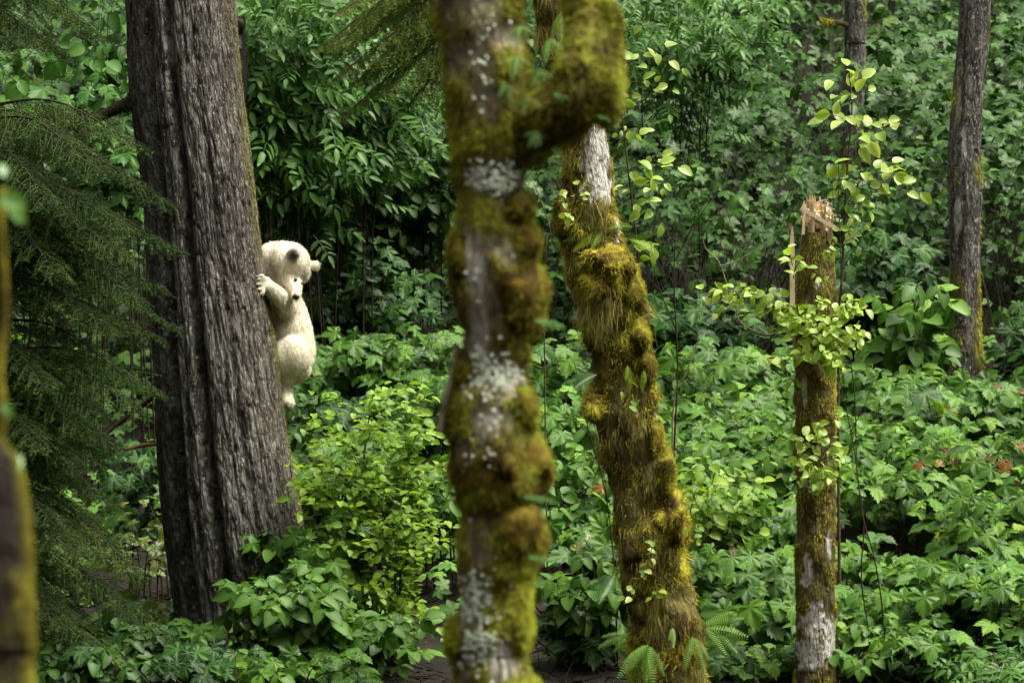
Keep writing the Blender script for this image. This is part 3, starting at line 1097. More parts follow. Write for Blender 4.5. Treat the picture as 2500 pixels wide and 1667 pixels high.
cen = np.array([np.interp(p[:, 2], ptsB[:, 2], ptsB[:, 0]), np.full(len(p), YB), p[:, 2]]).T
fz.append(ribbons(p, unit(p - cen) * .8 + np.array([0, 0, -.2]) + .55 * rng.normal(size=p.shape), rng.uniform(.006, .024, len(p)), np.full(len(p), .0032), 2, .5)[:2])
V, Fs = join([(a, [b]) for a, b in fzl])
part("moss", mk_mesh("moss", V, Fs, M['moss_lime'], False, {"rnd": np.repeat(rng.random(len(V) // 6), 6)}), lb, "stuff")
# crusty pale lichen spots
ls = []
for (cx, cy, rx, ry), cnt in zip(lich + [(1100, 900, 60, 260), (1120, 130, 60, 120), (1110, 1420, 60, 150)], (150, 170, 130, 110, 70, 30, 60)):
    for k in range(cnt):
        q = U(cx + R.gauss(0, rx * .55), cy + R.gauss(0, ry * .5), YB)
        rt = float(np.interp(q[2], ptsB[:, 2], ptsB[:, 3]))
        dx = q[0] - float(np.interp(q[2], ptsB[:, 2], ptsB[:, 0]))
        if abs(dx) > rt * .93:
            continue
        q[1] = YB - math.sqrt(rt * rt - dx * dx) * 1.06 - .006
        r_ = R.uniform(.002, .0062)
        ls.append(ellipsoid(q, (r_, r_ * .5, r_), None, 7, 4, .3, 90))
V, Fs = join(ls)
part("lichen", mk_mesh("lichen", V, Fs, M['lichen']), tB, "stuff")
V, Fs = join([(a, [b]) for a, b in fz])
part("moss", mk_mesh("moss", V, Fs, M['moss_fg'], False, {"rnd": np.repeat(rng.random(len(V) // 6), 6)}), tB, "stuff")
# a loose twig down its left side
V, Fs = thin([U(1050, 790, YB), U(1035, 870, YB - .05), U(1020, 930, YB - .05), U(1010, 990, YB - .05)], .006, .010, 12, 6)
part("twig", mk_mesh("twig", V, Fs, M['stem_pale']), tB)

# --- blurred mossy stem at the left edge
YL = 7.8
ptsL = trunk_path([(1030, -60, 20), (1060, -75, 42), (1150, -90, 62), (1250, -95, 73), (1400, -90, 80), (1500, -90, 82), (1568, -95, 76)], YL,
                  base=[[U(0, 0, YL)[0], YL, -.2, .10], [U(-5, 0, YL)[0], YL, .6, .065]], top=[[U(-22, 990, YL)[0], YL, U(0, 990, YL)[2], .012]])
tL = thing("mossy_stump", "dark out-of-focus mossy stump cut off by the left edge, with a thin leafy stem", "stump", (ptsL[0][0], YL, ptsL[0][2]))


def funL(rad, TH, s, bk, p):
    n1 = fbm(p * 16 + 40, 3)
    return rad * (1 + .10 * n1), {"moss": np.clip(-.25 + 1.3 * n1 + 1.5 * np.clip(np.cos(TH), 0, 1) ** 3, 0, 1), "white": rad * 0, "groove_and_shade": np.clip(-n1, 0, 1)}


V, Fs, bk, ex = tube(ptsL, 160, 60, funL)
part("trunk", mk_mesh("trunk", V, Fs, M['bark_dark'], True, {"bk": bk, **ex}), tL)
p, nr, _ = sample(V, Fs[0], 9000, ex["moss"])
cen = np.array([np.interp(p[:, 2], ptsL[:, 2], ptsL[:, 0]), np.full(len(p), YL), p[:, 2]]).T
V2, F2, mm = ribbons(p, unit(p - cen) + .5 * rng.normal(size=p.shape), rng.uniform(.003, .010, len(p)), np.full(len(p), .002), 2, .5)
part("moss", mk_mesh("moss", V2, F2, M['moss_green'], False, {"rnd": np.repeat(rng.random(len(p)), mm)}), tL, "stuff")
V, Fs = thin([U(-12, 1050, YL), U(3, 950, YL), U(-4, 850, YL), U(8, 740, YL), U(9, 640, YL), U(2, 540, YL), U(5, 430, YL)], .011, .006, 30, 8)
part("stem", mk_mesh("stem", V, Fs, M['moss_green']), tL)
ps, ns, ds = [], [], []
for (x, y, s) in [(3, 450, .05), (20, 470, .045), (3, 405, .03), (5, 1060, .05), (14, 1085, .05), (8, 925, .03)]:
    ps.append((U(x, y, YL - .02), s))
leaves_objects('ovate', 'fernblue', np.array([q for q, _ in ps]), np.array([[0, -1, .5]] * len(ps)) + .3 * rng.normal(size=(len(ps), 3)),
               np.array([[1, 0, -.5], [1, 0, -.9], [.3, 0, 1], [.3, 0, -1], [.6, 0, .8], [.5, 0, -1]]), np.array([s for _, s in ps]), tL)

# --- leaning moss-draped tree
rowsC = [(0, 1225, 1298), (100, 1236, 1312), (200, 1262, 1350), (300, 1278, 1393), (400, 1290, 1410), (450, 1280, 1418), (520, 1283, 1428), (600, 1298, 1452), (650, 1312, 1476),
         (700, 1326, 1484), (780, 1345, 1488), (850, 1350, 1505), (950, 1352, 1514), (1020, 1372, 1526), (1080, 1390, 1545), (1150, 1405, 1556), (1250, 1412, 1575),
         (1350, 1427, 1596), (1450, 1432, 1612), (1568, 1445, 1632)]
YC = 23.6
ptsC = trunk_path(rowsC, YC, base=[[U(1548, 1700, YC)[0], YC, -.25, .27]],
                  top=[[U(1230, -200, YC)[0], YC, U(0, -200, YC)[2], .08], [U(1150, -900, YC)[0], YC + .2, U(0, -900, YC)[2], .07], [U(1100, -2300, YC)[0], YC + .4, U(0, -2300, YC)[2], .04]])
tC = thing("leaning_tree", "leaning trunk draped in shaggy golden moss with a bare white bark patch near the top", "tree", (ptsC[0][0], YC, ptsC[0][2]))
whiteC = [(1376, 330, 34, 50), (1366, 400, 44, 55), (1378, 450, 34, 50), (1366, 505, 26, 35), (1425, 520, 7, 34), (1517, 955, 4, 30)]


def funC(rad, TH, s, bk, p):
    n1 = fbm(p * 7 + 60, 3) + .35 * noise(p * 3.2 + 5)
    n2 = fbm(p * 26 + 8, 3)
    fr = (np.sin(TH) < .3)
    w = np.clip((blob(p, whiteC, .9) * 1.3 + .75 * n2 + .5 * fbm(p * 11 + np.array([0, 0, 3.]), 2) - .5) * 4, 0, 1) * fr
    mo = np.clip(1.2 + 1.0 * n1 - 1.6 * w, 0, 1)
    rad = rad * (.91 + .30 * n1 * (1 - w) + .06 * n2)
    return rad, {"moss": mo, "white": w, "groove_and_shade": np.clip(-n1, 0, 1) * (1 - w)}


VC, FC, bkC, exC = tube(ptsC, 380, 110, funC)
part("trunk", mk_mesh("trunk", VC, FC, M['bark3'], True, {"bk": bkC, **exC}), tC)
w = exC["moss"] * (VC[:, 2] < 4.3) * (VC[:, 1] < YC + .12)
w = w * np.clip(.25 + 2.2 * fbm(VC * 7 + 91, 2), .04, 1)
p, nr, vi = sample(VC, FC[0], 52000, w)
cen = np.array([np.interp(p[:, 2], ptsC[:, 2], ptsC[:, 0]), np.full(len(p), YC), p[:, 2]]).T
out = unit(p - cen)
cl = np.clip(.35 + 1.5 * fbm(p * 8 + 20, 2), .08, 1.2)
L = (.016 + .095 * cl * rng.random(len(p)) ** 1.5)
V, F, mm = ribbons(p, out * .9 + np.array([0, 0, -.15]) + .5 * rng.normal(size=p.shape), L, rng.uniform(.0022, .0055, len(p)), 3, .55, .4)
part("moss", mk_mesh("moss", V, F, M['moss'], False, {"rnd": np.repeat(rng.random(len(p)), mm)}), tC, "stuff")
fr_ = np.where((VC[:, 1] < YC - .06) & (VC[:, 2] < 4) & (VC[:, 2] > 0))[0]
cl_ = []
for k in range(75):
    q0 = VC[fr_[R.randrange(len(fr_))]]
    n_ = R.randint(50, 170)
    wd_ = R.uniform(.012, .045)
    p_ = q0 + np.array([0, -.012, 0]) + rng.normal(size=(n_, 3)) * np.array([wd_, .012, .02])
    cl_.append(ribbons(p_, np.array([0, -.35, -1.0]) + .35 * rng.normal(size=(n_, 3)), R.uniform(.05, .15) * rng.uniform(.4, 1.1, n_), rng.uniform(.002, .005, n_), 3, .8, .28)[:2])
V, Fs = join([(a, [b]) for a, b in cl_])
part("hanging_moss", mk_mesh("hanging_moss", V, Fs, M['moss_tan'], False, {"rnd": np.repeat(rng.random(len(V) // 8), 8)}), tC, "stuff")
for (cx, cy, rx, ry, mt) in [(1455, 680, 26, 42, 'moss_green'), (1395, 610, 60, 42, 'moss'), (1470, 770, 24, 34, 'moss_green'), (1480, 850, 24, 34, 'moss_green'), (1500, 1010, 20, 40, 'moss_green'),
                             (1530, 1090, 20, 50, 'moss_green'), (1432, 725, 22, 26, 'moss_fg'), (1452, 1268, 26, 24, 'deadwood'), (1375, 655, 50, 38, 'moss'), (1365, 930, 22, 30, 'moss'), (1540, 1200, 38, 60, 'moss'), (1290, 500, 18, 40, 'moss_green')]:
    k = 1.063 * YC * K
    c = U(cx, cy, YC - .06)
    V, Fs = ellipsoid(c, (rx * k * 1.1, rx * k * .6 + .10, ry * k * 1.2), None, 30, 20, .40, 14)
    part("moss_cushion", mk_mesh("moss_cushion", V, Fs, M[mt], True), tC)
    if mt != 'deadwood':
        p, nr, _ = sample(V, Fs[0], 2600)
        lo = .02 if mt == 'moss_green' else .05
        V2, F2, mm = ribbons(p, unit(p - c) + .5 * rng.normal(size=p.shape), rng.uniform(.008, lo, len(p)), np.full(len(p), .0028), 3, .35, .3)
        part("moss", mk_mesh("moss", V2, F2, M[mt], False, {"rnd": np.repeat(rng.random(len(p)), mm)}), tC, "stuff")

# --- snapped snag on the right
YS = 24.2
rowsS = [(535, 1840, 1912), (620, 1832, 1916), (700, 1826, 1920), (900, 1822, 1921), (1100, 1826, 1922), (1300, 1825, 1920), (1568, 1821, 1921)]
ptsS = trunk_path(rowsS, YS, base=[[U(1871, 1700, YS)[0], YS, -.2, .16]])
tS = thing("broken_snag", "snapped-off mossy snag with raw splintered wood on top and leafy shoots round it", "snag", (ptsS[0][0], YS, ptsS[0][2]))
whiteS = [(1868, 1430, 36, 40), (1862, 1500, 42, 50), (1905, 1465, 18, 55), (1855, 1290, 12, 26), (1850, 1330, 14, 20), (1864, 745, 14, 22), (1848, 900, 8, 40), (1875, 655, 8, 12), (1870, 1390, 14, 14), (1850, 1110, 8, 16), (1905, 1250, 6, 40)]


def funS(rad, TH, s, bk, p):
    n1 = fbm(p * 9 + 70, 3)
    n2 = fbm(p * 34 + 8, 3)
    w = np.clip((blob(p, whiteS, .9) * 1.25 + .45 * n2 - .5) * 4, 0, 1) * (np.sin(TH) < .3)
    mo = np.clip(.75 + 1.2 * n1 - 1.6 * w, 0, 1)
    rad = rad * (.97 + .16 * n1 * (1 - w) + .07 * n2)
    return rad, {"moss": mo, "white": w, "groove_and_shade": np.clip(-n1, 0, 1) * (1 - w)}


VS, FS, bkS, exS = tube(ptsS, 300, 80, funS)
part("trunk", mk_mesh("trunk", VS, FS, M['bark3'], True, {"bk": bkS, **exS}), tS)
p, nr, vi = sample(VS, FS[0], 16000, exS["moss"])
cen = np.array([np.interp(p[:, 2], ptsS[:, 2], ptsS[:, 0]), np.full(len(p), YS), p[:, 2]]).T
V, F, mm = ribbons(p, unit(p - cen) * .7 + np.array([0, 0, -.4]) + .45 * rng.normal(size=p.shape), rng.uniform(.005, .028, len(p)), rng.uniform(.0018, .003, len(p)), 3, .6, .25)
part("moss", mk_mesh("moss", V, F, M['moss'], False, {"rnd": np.repeat(rng.random(len(p)), mm)}), tS, "stuff")


def splinter(a, b, w, d, mat, name="splinter", twist=0.0):
    """a long split plank of wood with a ragged pointed end"""
    a, b = np.array(a), np.array(b)
    ax = b - a
    s = unit(np.cross(ax, [0, 1, 0]))
    f = unit(np.cross(s, ax))
    V, n = [], 7
    for i in range(n):
        t = i / (n - 1)
        ww = w * (1 - .25 * t if i < n - 1 else .25) * R.uniform(.8, 1.1)
        dd = d * (1 - .3 * t)
        c = a + ax * t + s * R.uniform(-.1, .1) * w
        V += [c - s * ww / 2 - f * dd / 2, c + s * ww / 2 - f * dd / 2, c + s * ww / 2 + f * dd / 2, c - s * ww / 2 + f * dd / 2]
    F = []
    for i in range(n - 1):
        for j in range(4):
            F.append((4 * i + j, 4 * i + (j + 1) % 4, 4 * i + 4 + (j + 1) % 4, 4 * i + 4 + j))
    F += [(3, 2, 1, 0), (4 * n - 4, 4 * n - 3, 4 * n - 2, 4 * n - 1)]
    return part(name, mk_mesh(name, np.array(V), np.array(F), M[mat], False), tS)


splinter(U(1820, 720, YS - .1), U(1818, 522, YS - .1), .034, .02, 'palewood')
splinter(U(1824, 820, YS - .1), U(1822, 690, YS - .1), .014, .012, 'rawwood')
splinter(U(1818, 540, YS - .09), U(1815, 512, YS - .09), .03, .02, 'deadwood')
splinter(U(1840, 478, YS - .14), U(1930, 531, YS - .13), .024, .02, 'palewood')
for i in range(34):
    x = 1840 + R.random() * 72
    f_ = (x - 1840) / 72
    top = 466 - 10 * math.sin(f_ * 2.2) + 26 * max(0, f_ - .62) / .38 + R.gauss(0, 7)
    dep = R.uniform(-.075, .06)
    lean_ = R.uniform(-4, 5) + 16 * max(0, f_ - .7)
    splinter(U(x, R.uniform(530, 560), YS + dep), U(x + lean_, top, YS + dep), R.uniform(.008, .024), R.uniform(.006, .014), R.choice(['rawwood', 'rawwood', 'greywood', 'palewood']))
for (x0, y0, x1, y1) in [(1890, 470, 1918, 482), (1895, 462, 1912, 470), (1900, 480, 1922, 498), (1850, 470, 1842, 500), (1880, 462, 1902, 458)]:
    splinter(U(x0, y0, YS - .12), U(x1, y1, YS - .12), .008, .006, 'palewood')
V, Fs = ellipsoid(U(1876, 506, YS), (.082, .07, .085), None, 30, 18, .4, 40)
part("broken_core", mk_mesh("broken_core", V, Fs, M['rawwood'], False), tS)


def shoot(root, a, b, n, size, kind='ovate', mat='bright', r=.003, wood='stem', spread=.5):
    """leafy twig from a to b with n leaves, parts of root"""
    a, b = np.array(a), np.array(b)
    ln = np.linalg.norm(b - a)
    mid = (a + b) / 2 + np.array([0, -.02, .10 * ln])
    V, Fs = thin([a, mid, b], r, r * .4, 8, 4)
    part("twig", mk_mesh("twig", V, Fs, M[wood]), root)
    pts = catmull(np.array([a, mid, b]), 12)
    ps, ns, ds = [], [], []
    ax = unit(b - a)
    sd = unit(np.cross(ax, [0, 1, 0]) + 1e-6)
    for i in range(n):
        t = 1 - (i / n) * .85
        q = pts[min(11, int(t * 11))]
        dr = unit(ax * .5 + sd * (1 if i % 2 else -1) * spread + np.array([0, -.2, -.1]) + .3 * rng.normal(size=3))
        ps.append(q + dr * size * .2 + rng.normal(size=3) * size * .32)
        ds.append(dr)
        ns.append(np.array([0, -.9, .8]) + .5 * rng.normal(size=3))
    leaves_objects(kind, mat, np.array(ps), np.array(ns), np.array(ds), size * rng.uniform(.65, 1.25, n), root)


F0 = YS - .16
for a, b, n in [((1850, 720), (1625, 665), 22), ((1850, 735), (1640, 700), 20), ((1850, 745), (1700, 720), 15), ((1855, 760), (1760, 690), 12), ((1855, 780), (1790, 750), 12),
                ((1860, 700), (1840, 740), 10), ((1865, 740), (1880, 690), 10), ((1880, 780), (1850, 730), 12), ((1880, 790), (1925, 740), 13), ((1895, 750), (1960, 690), 13),
                ((1900, 770), (1985, 700), 14), ((1905, 790), (1975, 760), 13), ((1900, 810), (1960, 800), 12), ((1870, 800), (1830, 810), 12), ((1880, 810), (1900, 800), 10), ((1890, 830), (1925, 845), 10), ((1820, 610), (1808, 575), 5), ((1822, 640), (1828, 600), 5)]:
    shoot(tS, U(*a, F0 + .02), U(*b, F0 - R.uniform(0, .12)), int(n * 1.5), .056)
for k in range(16):
    y = R.choice([R.uniform(560, 660), R.uniform(800, 900), R.uniform(880, 1000), R.uniform(1090, 1130)])
    x = R.uniform(1832, 1915)
    shoot(tS, U(x, y, F0 + .03), U(x + R.uniform(-45, 45), y + R.uniform(-40, 30), F0 - R.uniform(.02, .1)), R.randint(3, 6), .048, mat=R.choice(['bright', 'huckle']))
for a, b, n in [((1865, 1040), (1825, 1000), 7), ((1870, 1040), (1880, 985), 8), ((1880, 1060), (1940, 1045), 9), ((1870, 1060), (1830, 1060), 8), ((1875, 1070), (1900, 1100), 8), ((1870, 1060), (1855, 1105), 8), ((1885, 1050), (1915, 1010), 7)]:
    shoot(tS, U(*a, F0 + .02), U(*b, F0 - R.uniform(0, .10)), int(n * 1.4), .058, mat='bright')

for a, b, n, mt_ in [((1300, 470), (1290, 440), 5, 'bright'), ((1320, 465), (1335, 440), 5, 'bright'), ((1310, 480), (1310, 505), 4, 'bright'), ((1495, 1275), (1500, 1240), 4, 'bright'), ((1480, 1330), (1488, 1290), 5, 'bright'), ((1450, 1380), (1440, 1360), 4, 'bright'), ((1500, 1380), (1508, 1350), 4, 'huckle'), ((1430, 930), (1445, 910), 3, 'huckle'), ((1585, 1180), (1600, 1120), 9, 'huckle'), ((1575, 1240), (1600, 1210), 8, 'huckle')]:
    shoot(tC, U(*a, YC - .22), U(*b, YC - .27), n, .045, mat=mt_)

# --- two slimmer trunks behind
def plain_tree(label, rows, Y, base, top, mat, white=(), moss=.5, segs=90, n=260, depth=.006, seed=0):
    pts = trunk_path(rows, Y, base=base, top=top)
    t = thing("slender_tree", label, "tree", (pts[0][0], Y, pts[0][2]))

    def f(rad, TH, s, bk, p):
        rad, ex = furrowed(depth, 40, 8, None, seed)(rad, TH, s, bk, p)
        n1 = fbm(p * 5 + seed, 3)
        sx = np.abs(np.cos(TH))
        x, y = scr(p)
        band = np.exp(-((y - 395) / 60) ** 2) * .5 + np.clip((y - 380) / 500, 0, .5)
        ex["moss"] = np.clip((n1 * 1.2 + .55 * sx + band - .75 + moss - .5) * 2, 0, 1)
        ex["white"] = np.clip((blob(p, white) + .3 * noise(p * 40) - .5) * 3, 0, .7)
        return rad, ex
    V, Fs, bk, ex = tube(pts, n, segs, f)
    part("trunk", mk_mesh("trunk", V, Fs, M[mat], True, {"bk": bk, **ex}), t)
    p, nr, _ = sample(V, Fs[0], 7000, ex["moss"])
    cen = np.array([np.interp(p[:, 2], pts[:, 2], pts[:, 0]), np.full(len(p), Y), p[:, 2]]).T
    V2, F2, mm = ribbons(p, unit(p - cen) * .7 + np.array([0, 0, -.4]) + .5 * rng.normal(size=p.shape), rng.uniform(.008, .035, len(p)), np.full(len(p), .003), 3, .5, .25)
    part("moss", mk_mesh("moss", V2, F2, M['moss'], False, {"rnd": np.repeat(rng.random(len(p)), mm)}), t, "stuff")
    return t


YR = 31.0
gR = float(hgt(U(2205, 940, YR)[0], YR))
plain_tree("slim lichen-flecked grey trunk standing behind the leaves near the right edge",
           [(0, 2205, 2275), (200, 2190, 2260), (350, 2178, 2252), (450, 2178, 2256), (600, 2182, 2250), (800, 2175, 2255), (900, 2168, 2262)], YR,
           [[U(2215, 0, YR)[0], YR, gR - .2, .17]], [[U(2260, -300, YR)[0], YR, 6.5, .09], [U(2290, -1500, YR)[0], YR, 11, .05]], 'bark2', [(2200, 500, 12, 60), (2215, 330, 8, 60), (2200, 230, 8, 80)], .5, seed=11)
YQ = 34.5
gQ = float(hgt(U(1960, 0, YQ)[0], YQ))
tq = plain_tree("dark distant trunk with a short mossy side branch above the snapped snag",
                [(0, 1940, 1990), (100, 1940, 1989), (200, 1936, 1986), (300, 1931, 1980), (420, 1925, 1976)], YQ,
                [[U(1945, 0, YQ)[0], YQ, gQ - .2, .13], [U(1948, 0, YQ)[0], YQ, gQ + .5, .09]], [[U(1970, -300, YQ)[0], YQ, 7.5, .07], [U(1975, -1500, YQ)[0], YQ, 12, .04]], 'bark', (), .55, seed=23, segs=60, n=200)
mossy_limb(tq, [U(1950, 58, YQ), U(1920, 52, YQ - .2), U(1878, 44, YQ - .3)], .022, .014, 1500, .05, mat='moss_green')


# ---------------------------------------------------------------- hemlocks
def bough(root, a, b, width, mat, dens=1.0, droop=.25, needle=.015, name="branch"):
    """flat drooping spray: branch with side twigs; needles as one fine mass under it"""
    a, b = np.array(a, float), np.array(b, float)
    L = np.linalg.norm(b - a)
    mid = (a + b) / 2 + np.array([0, 0, droop * L * .5])
    main = catmull(np.array([a, mid, b]), 40)
    V, Fs = thin([a, mid, b], .010, .002, 12, 5)
    br = part(name, mk_mesh(name, V, Fs, M['stem_dark']), root)
    ax = unit(b - a)
    sd = unit(np.cross(ax, [0, 0, 1]))
    tw, P0, P1 = [], [], []
    n2 = int(L / .022 * dens)
    for i in range(n2):
        t = .10 + .90 * i / n2
        q = main[int(t * 39)]
        s = 1 if i % 2 else -1
        l2 = width * (1 - t) ** .6 * R.uniform(.5, 1.1) + .05
        d2 = unit(ax * .75 + sd * s * R.uniform(.6, 1.0) + np.array([0, 0, -.25 - .3 * R.random()]) + .12 * rng.normal(size=3))
        e2 = q + d2 * l2 + np.array([0, 0, -.3 * l2 * l2])
        tw.append(thin([q, (q + e2) / 2 + np.array([0, 0, .02]), e2], .002, .0008, 4, 3))
        n3 = max(2, int(l2 / .022))
        for j in range(n3):
            u = (j + .5) / n3
            q3 = q * (1 - u) + e2 * u
            s3 = 1 if j % 2 else -1
            l3 = .07 * (1.1 - u) * R.uniform(.5, 1.2) + .015
            d3 = unit(d2 * .8 + np.cross(d2, [0, 0, 1]) * s3 * .8 + np.array([0, 0, -.3]) + .2 * rng.normal(size=3))
            P0.append(q3)
            P1.append(q3 + d3 * l3)
        P0.append(q + d2 * l2 * .3)
        P1.append(e2)
    V, Fs = join(tw)
    part("twigs", mk_mesh("twigs", V, Fs, M['stem_green']), br, "stuff")
    P0, P1 = np.array(P0), np.array(P1)
    ll = np.linalg.norm(P1 - P0, axis=1)
    cnt = np.maximum(3, (ll / .0060).astype(int))
    cnt = (cnt * 1.35).astype(int)
    k = np.repeat(np.arange(len(P0)), cnt)
    u = rng.random(len(k))[:, None]
    base = P0[k] * (1 - u) + P1[k] * u
    dd = unit(P1[k] - P0[k])
    sdv = unit(np.cross(dd, np.array([0, 0, 1.0]) + .4 * rng.normal(size=dd.shape)))
    sg = np.where(rng.random(len(k)) < .5, -1, 1)[:, None]
    dv = unit(dd * .6 + sdv * sg * .9 + .2 * rng.normal(size=dd.shape))
    nl = needle * 1.25 * rng.uniform(.6, 1.15, len(k))
    wv = np.cross(dv, unit(rng.normal(size=dv.shape))) * .0024
    Vn = np.stack([base - wv, base + wv, base + dv * nl[:, None]], 1).reshape(-1, 3)
    Fn = np.arange(len(Vn)).reshape(-1, 3)
    col = np.repeat(np.clip(rng.random(len(P0))[k] * .75 + .25 * rng.random(len(k)), 0, 1), 3) * .98
    part("needles", mk_mesh("needles", Vn, Fn, M[mat], False, {"rnd": col}), br, "stuff")
    return br


def hemlock(label, x, y, base_z, r0, r1, zt, boughs, mat, needle=.015):
    t = thing("hemlock", label, "tree", (x, y, base_z))
    V, Fs, bk, ex = tube(np.array([[x, y, base_z - .1, r0], [x + .02, y, base_z + (zt - base_z) * .5, (r0 + r1) / 2], [x, y, zt, r1]]), 60, 16, lambda rad, TH, s, bk, p: (rad * (1 + .1 * noise(p * 20)), {"moss": rad * 0 + .2, "white": rad * 0, "groove_and_shade": rad * 0}))
    part("trunk", mk_mesh("trunk", V, Fs, M['bark3'], True, {"bk": bk, **ex}), t)
    for a, b, w in boughs:
        bough(t, a, b, w, mat, needle=needle)
    return t


YH = 24.0
hx = U(-70, 0, YH)[0]
bs = []
for (y0, x1, y1, w, yy) in [(300, 250, 400, .40, -.5), (330, 390, 470, .42, -.35), (430, 300, 530, .45, -.7), (470, 415, 575, .42, -.3), (560, 330, 700, .45, -.6), (600, 385, 670, .36, -.2), (660, 250, 760, .5, -.8),
                            (700, 370, 780, .36, -.25), (740, 310, 880, .42, -.6), (820, 375, 905, .40, -.35), (850, 200, 1000, .45, -.8), (930, 240, 1060, .40, -.4), (1000, 170, 1110, .40, -.7),
                            (1060, 250, 1040, .36, -.3), (1090, 330, 1330, .42, -.4), (1160, 200, 1280, .45, -.8), (1240, 300, 1400, .42, -.5), (1290, 420, 1480, .42, -.35), (1350, 250, 1520, .45, -.8), (1420, 380, 1560, .42, -.5), (1480, 200, 1640, .45, -.8),
                            (360, 120, 480, .4, -1.0), (520, 140, 640, .4, -1.0), (800, 110, 900, .4, -1.0), (1120, 120, 1200, .4, -1.0), (1380, 150, 1440, .4, -1.0), (980, 90, 1030, .4, -1.1), (640, 420, 760, .2, .1)]:
    bs.append((np.array([hx, YH, U(0, y0, YH)[2]]), U(x1, y1, YH + yy), w))
for k in range(44):
    y0 = R.uniform(240, 1480)
    x1 = R.uniform(120, 330) if y0 < 900 else R.uniform(100, 280)
    bs.append((np.array([hx, YH, U(0, y0, YH)[2]]), U(x1, y0 + R.uniform(60, 170), YH + R.uniform(-1.0, .5)), R.uniform(.34, .48)))
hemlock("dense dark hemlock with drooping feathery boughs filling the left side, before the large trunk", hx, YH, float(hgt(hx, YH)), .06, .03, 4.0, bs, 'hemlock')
YH2 = 27.5
hx2 = U(-160, 0, YH2)[0]
bs = [(np.array([hx2, YH2, U(0, y0, YH2)[2]]), U(x1, y1, YH2 + yy), .5) for (y0, x1, y1, yy) in [(-160, 270, 10, -.3), (-100, 200, 60, -.5), (-40, 240, 90, .2), (10, 120, 110, -.5), (-200, 290, -40, .2), (40, 160, 130, 0.3)]]
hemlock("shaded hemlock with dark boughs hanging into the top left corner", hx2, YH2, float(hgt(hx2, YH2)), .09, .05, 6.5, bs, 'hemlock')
YH3 = 29.5
hx3 = U(1130, 0, YH3)[0]
bs = [(np.array([hx3, YH3, U(0, y0, YH3)[2]]), U(x1, y1, YH3 + yy), .42) for (y0, x1, y1, yy) in [(-120, 790, 95, -.5), (-60, 730, 115, -.2), (-20, 860, 150, -.6), (20, 760, 190, -.3), (60, 880, 215, -.5), (-160, 860, 40, .2), (100, 940, 240, -.2)]]
for k in range(14):
    y0 = R.uniform(-180, 110)
    bs.append((np.array([hx3, YH3, U(0, y0, YH3)[2]]), U(R.uniform(760, 960), y0 + R.uniform(110, 190), YH3 + R.uniform(-.7, .3)), .42))
hemlock("olive hemlock whose long feathery boughs sweep down left from behind the front mossy tree", hx3, YH3, float(hgt(hx3, YH3)), .08, .04, 6.5, bs, 'hemlock2', .014)

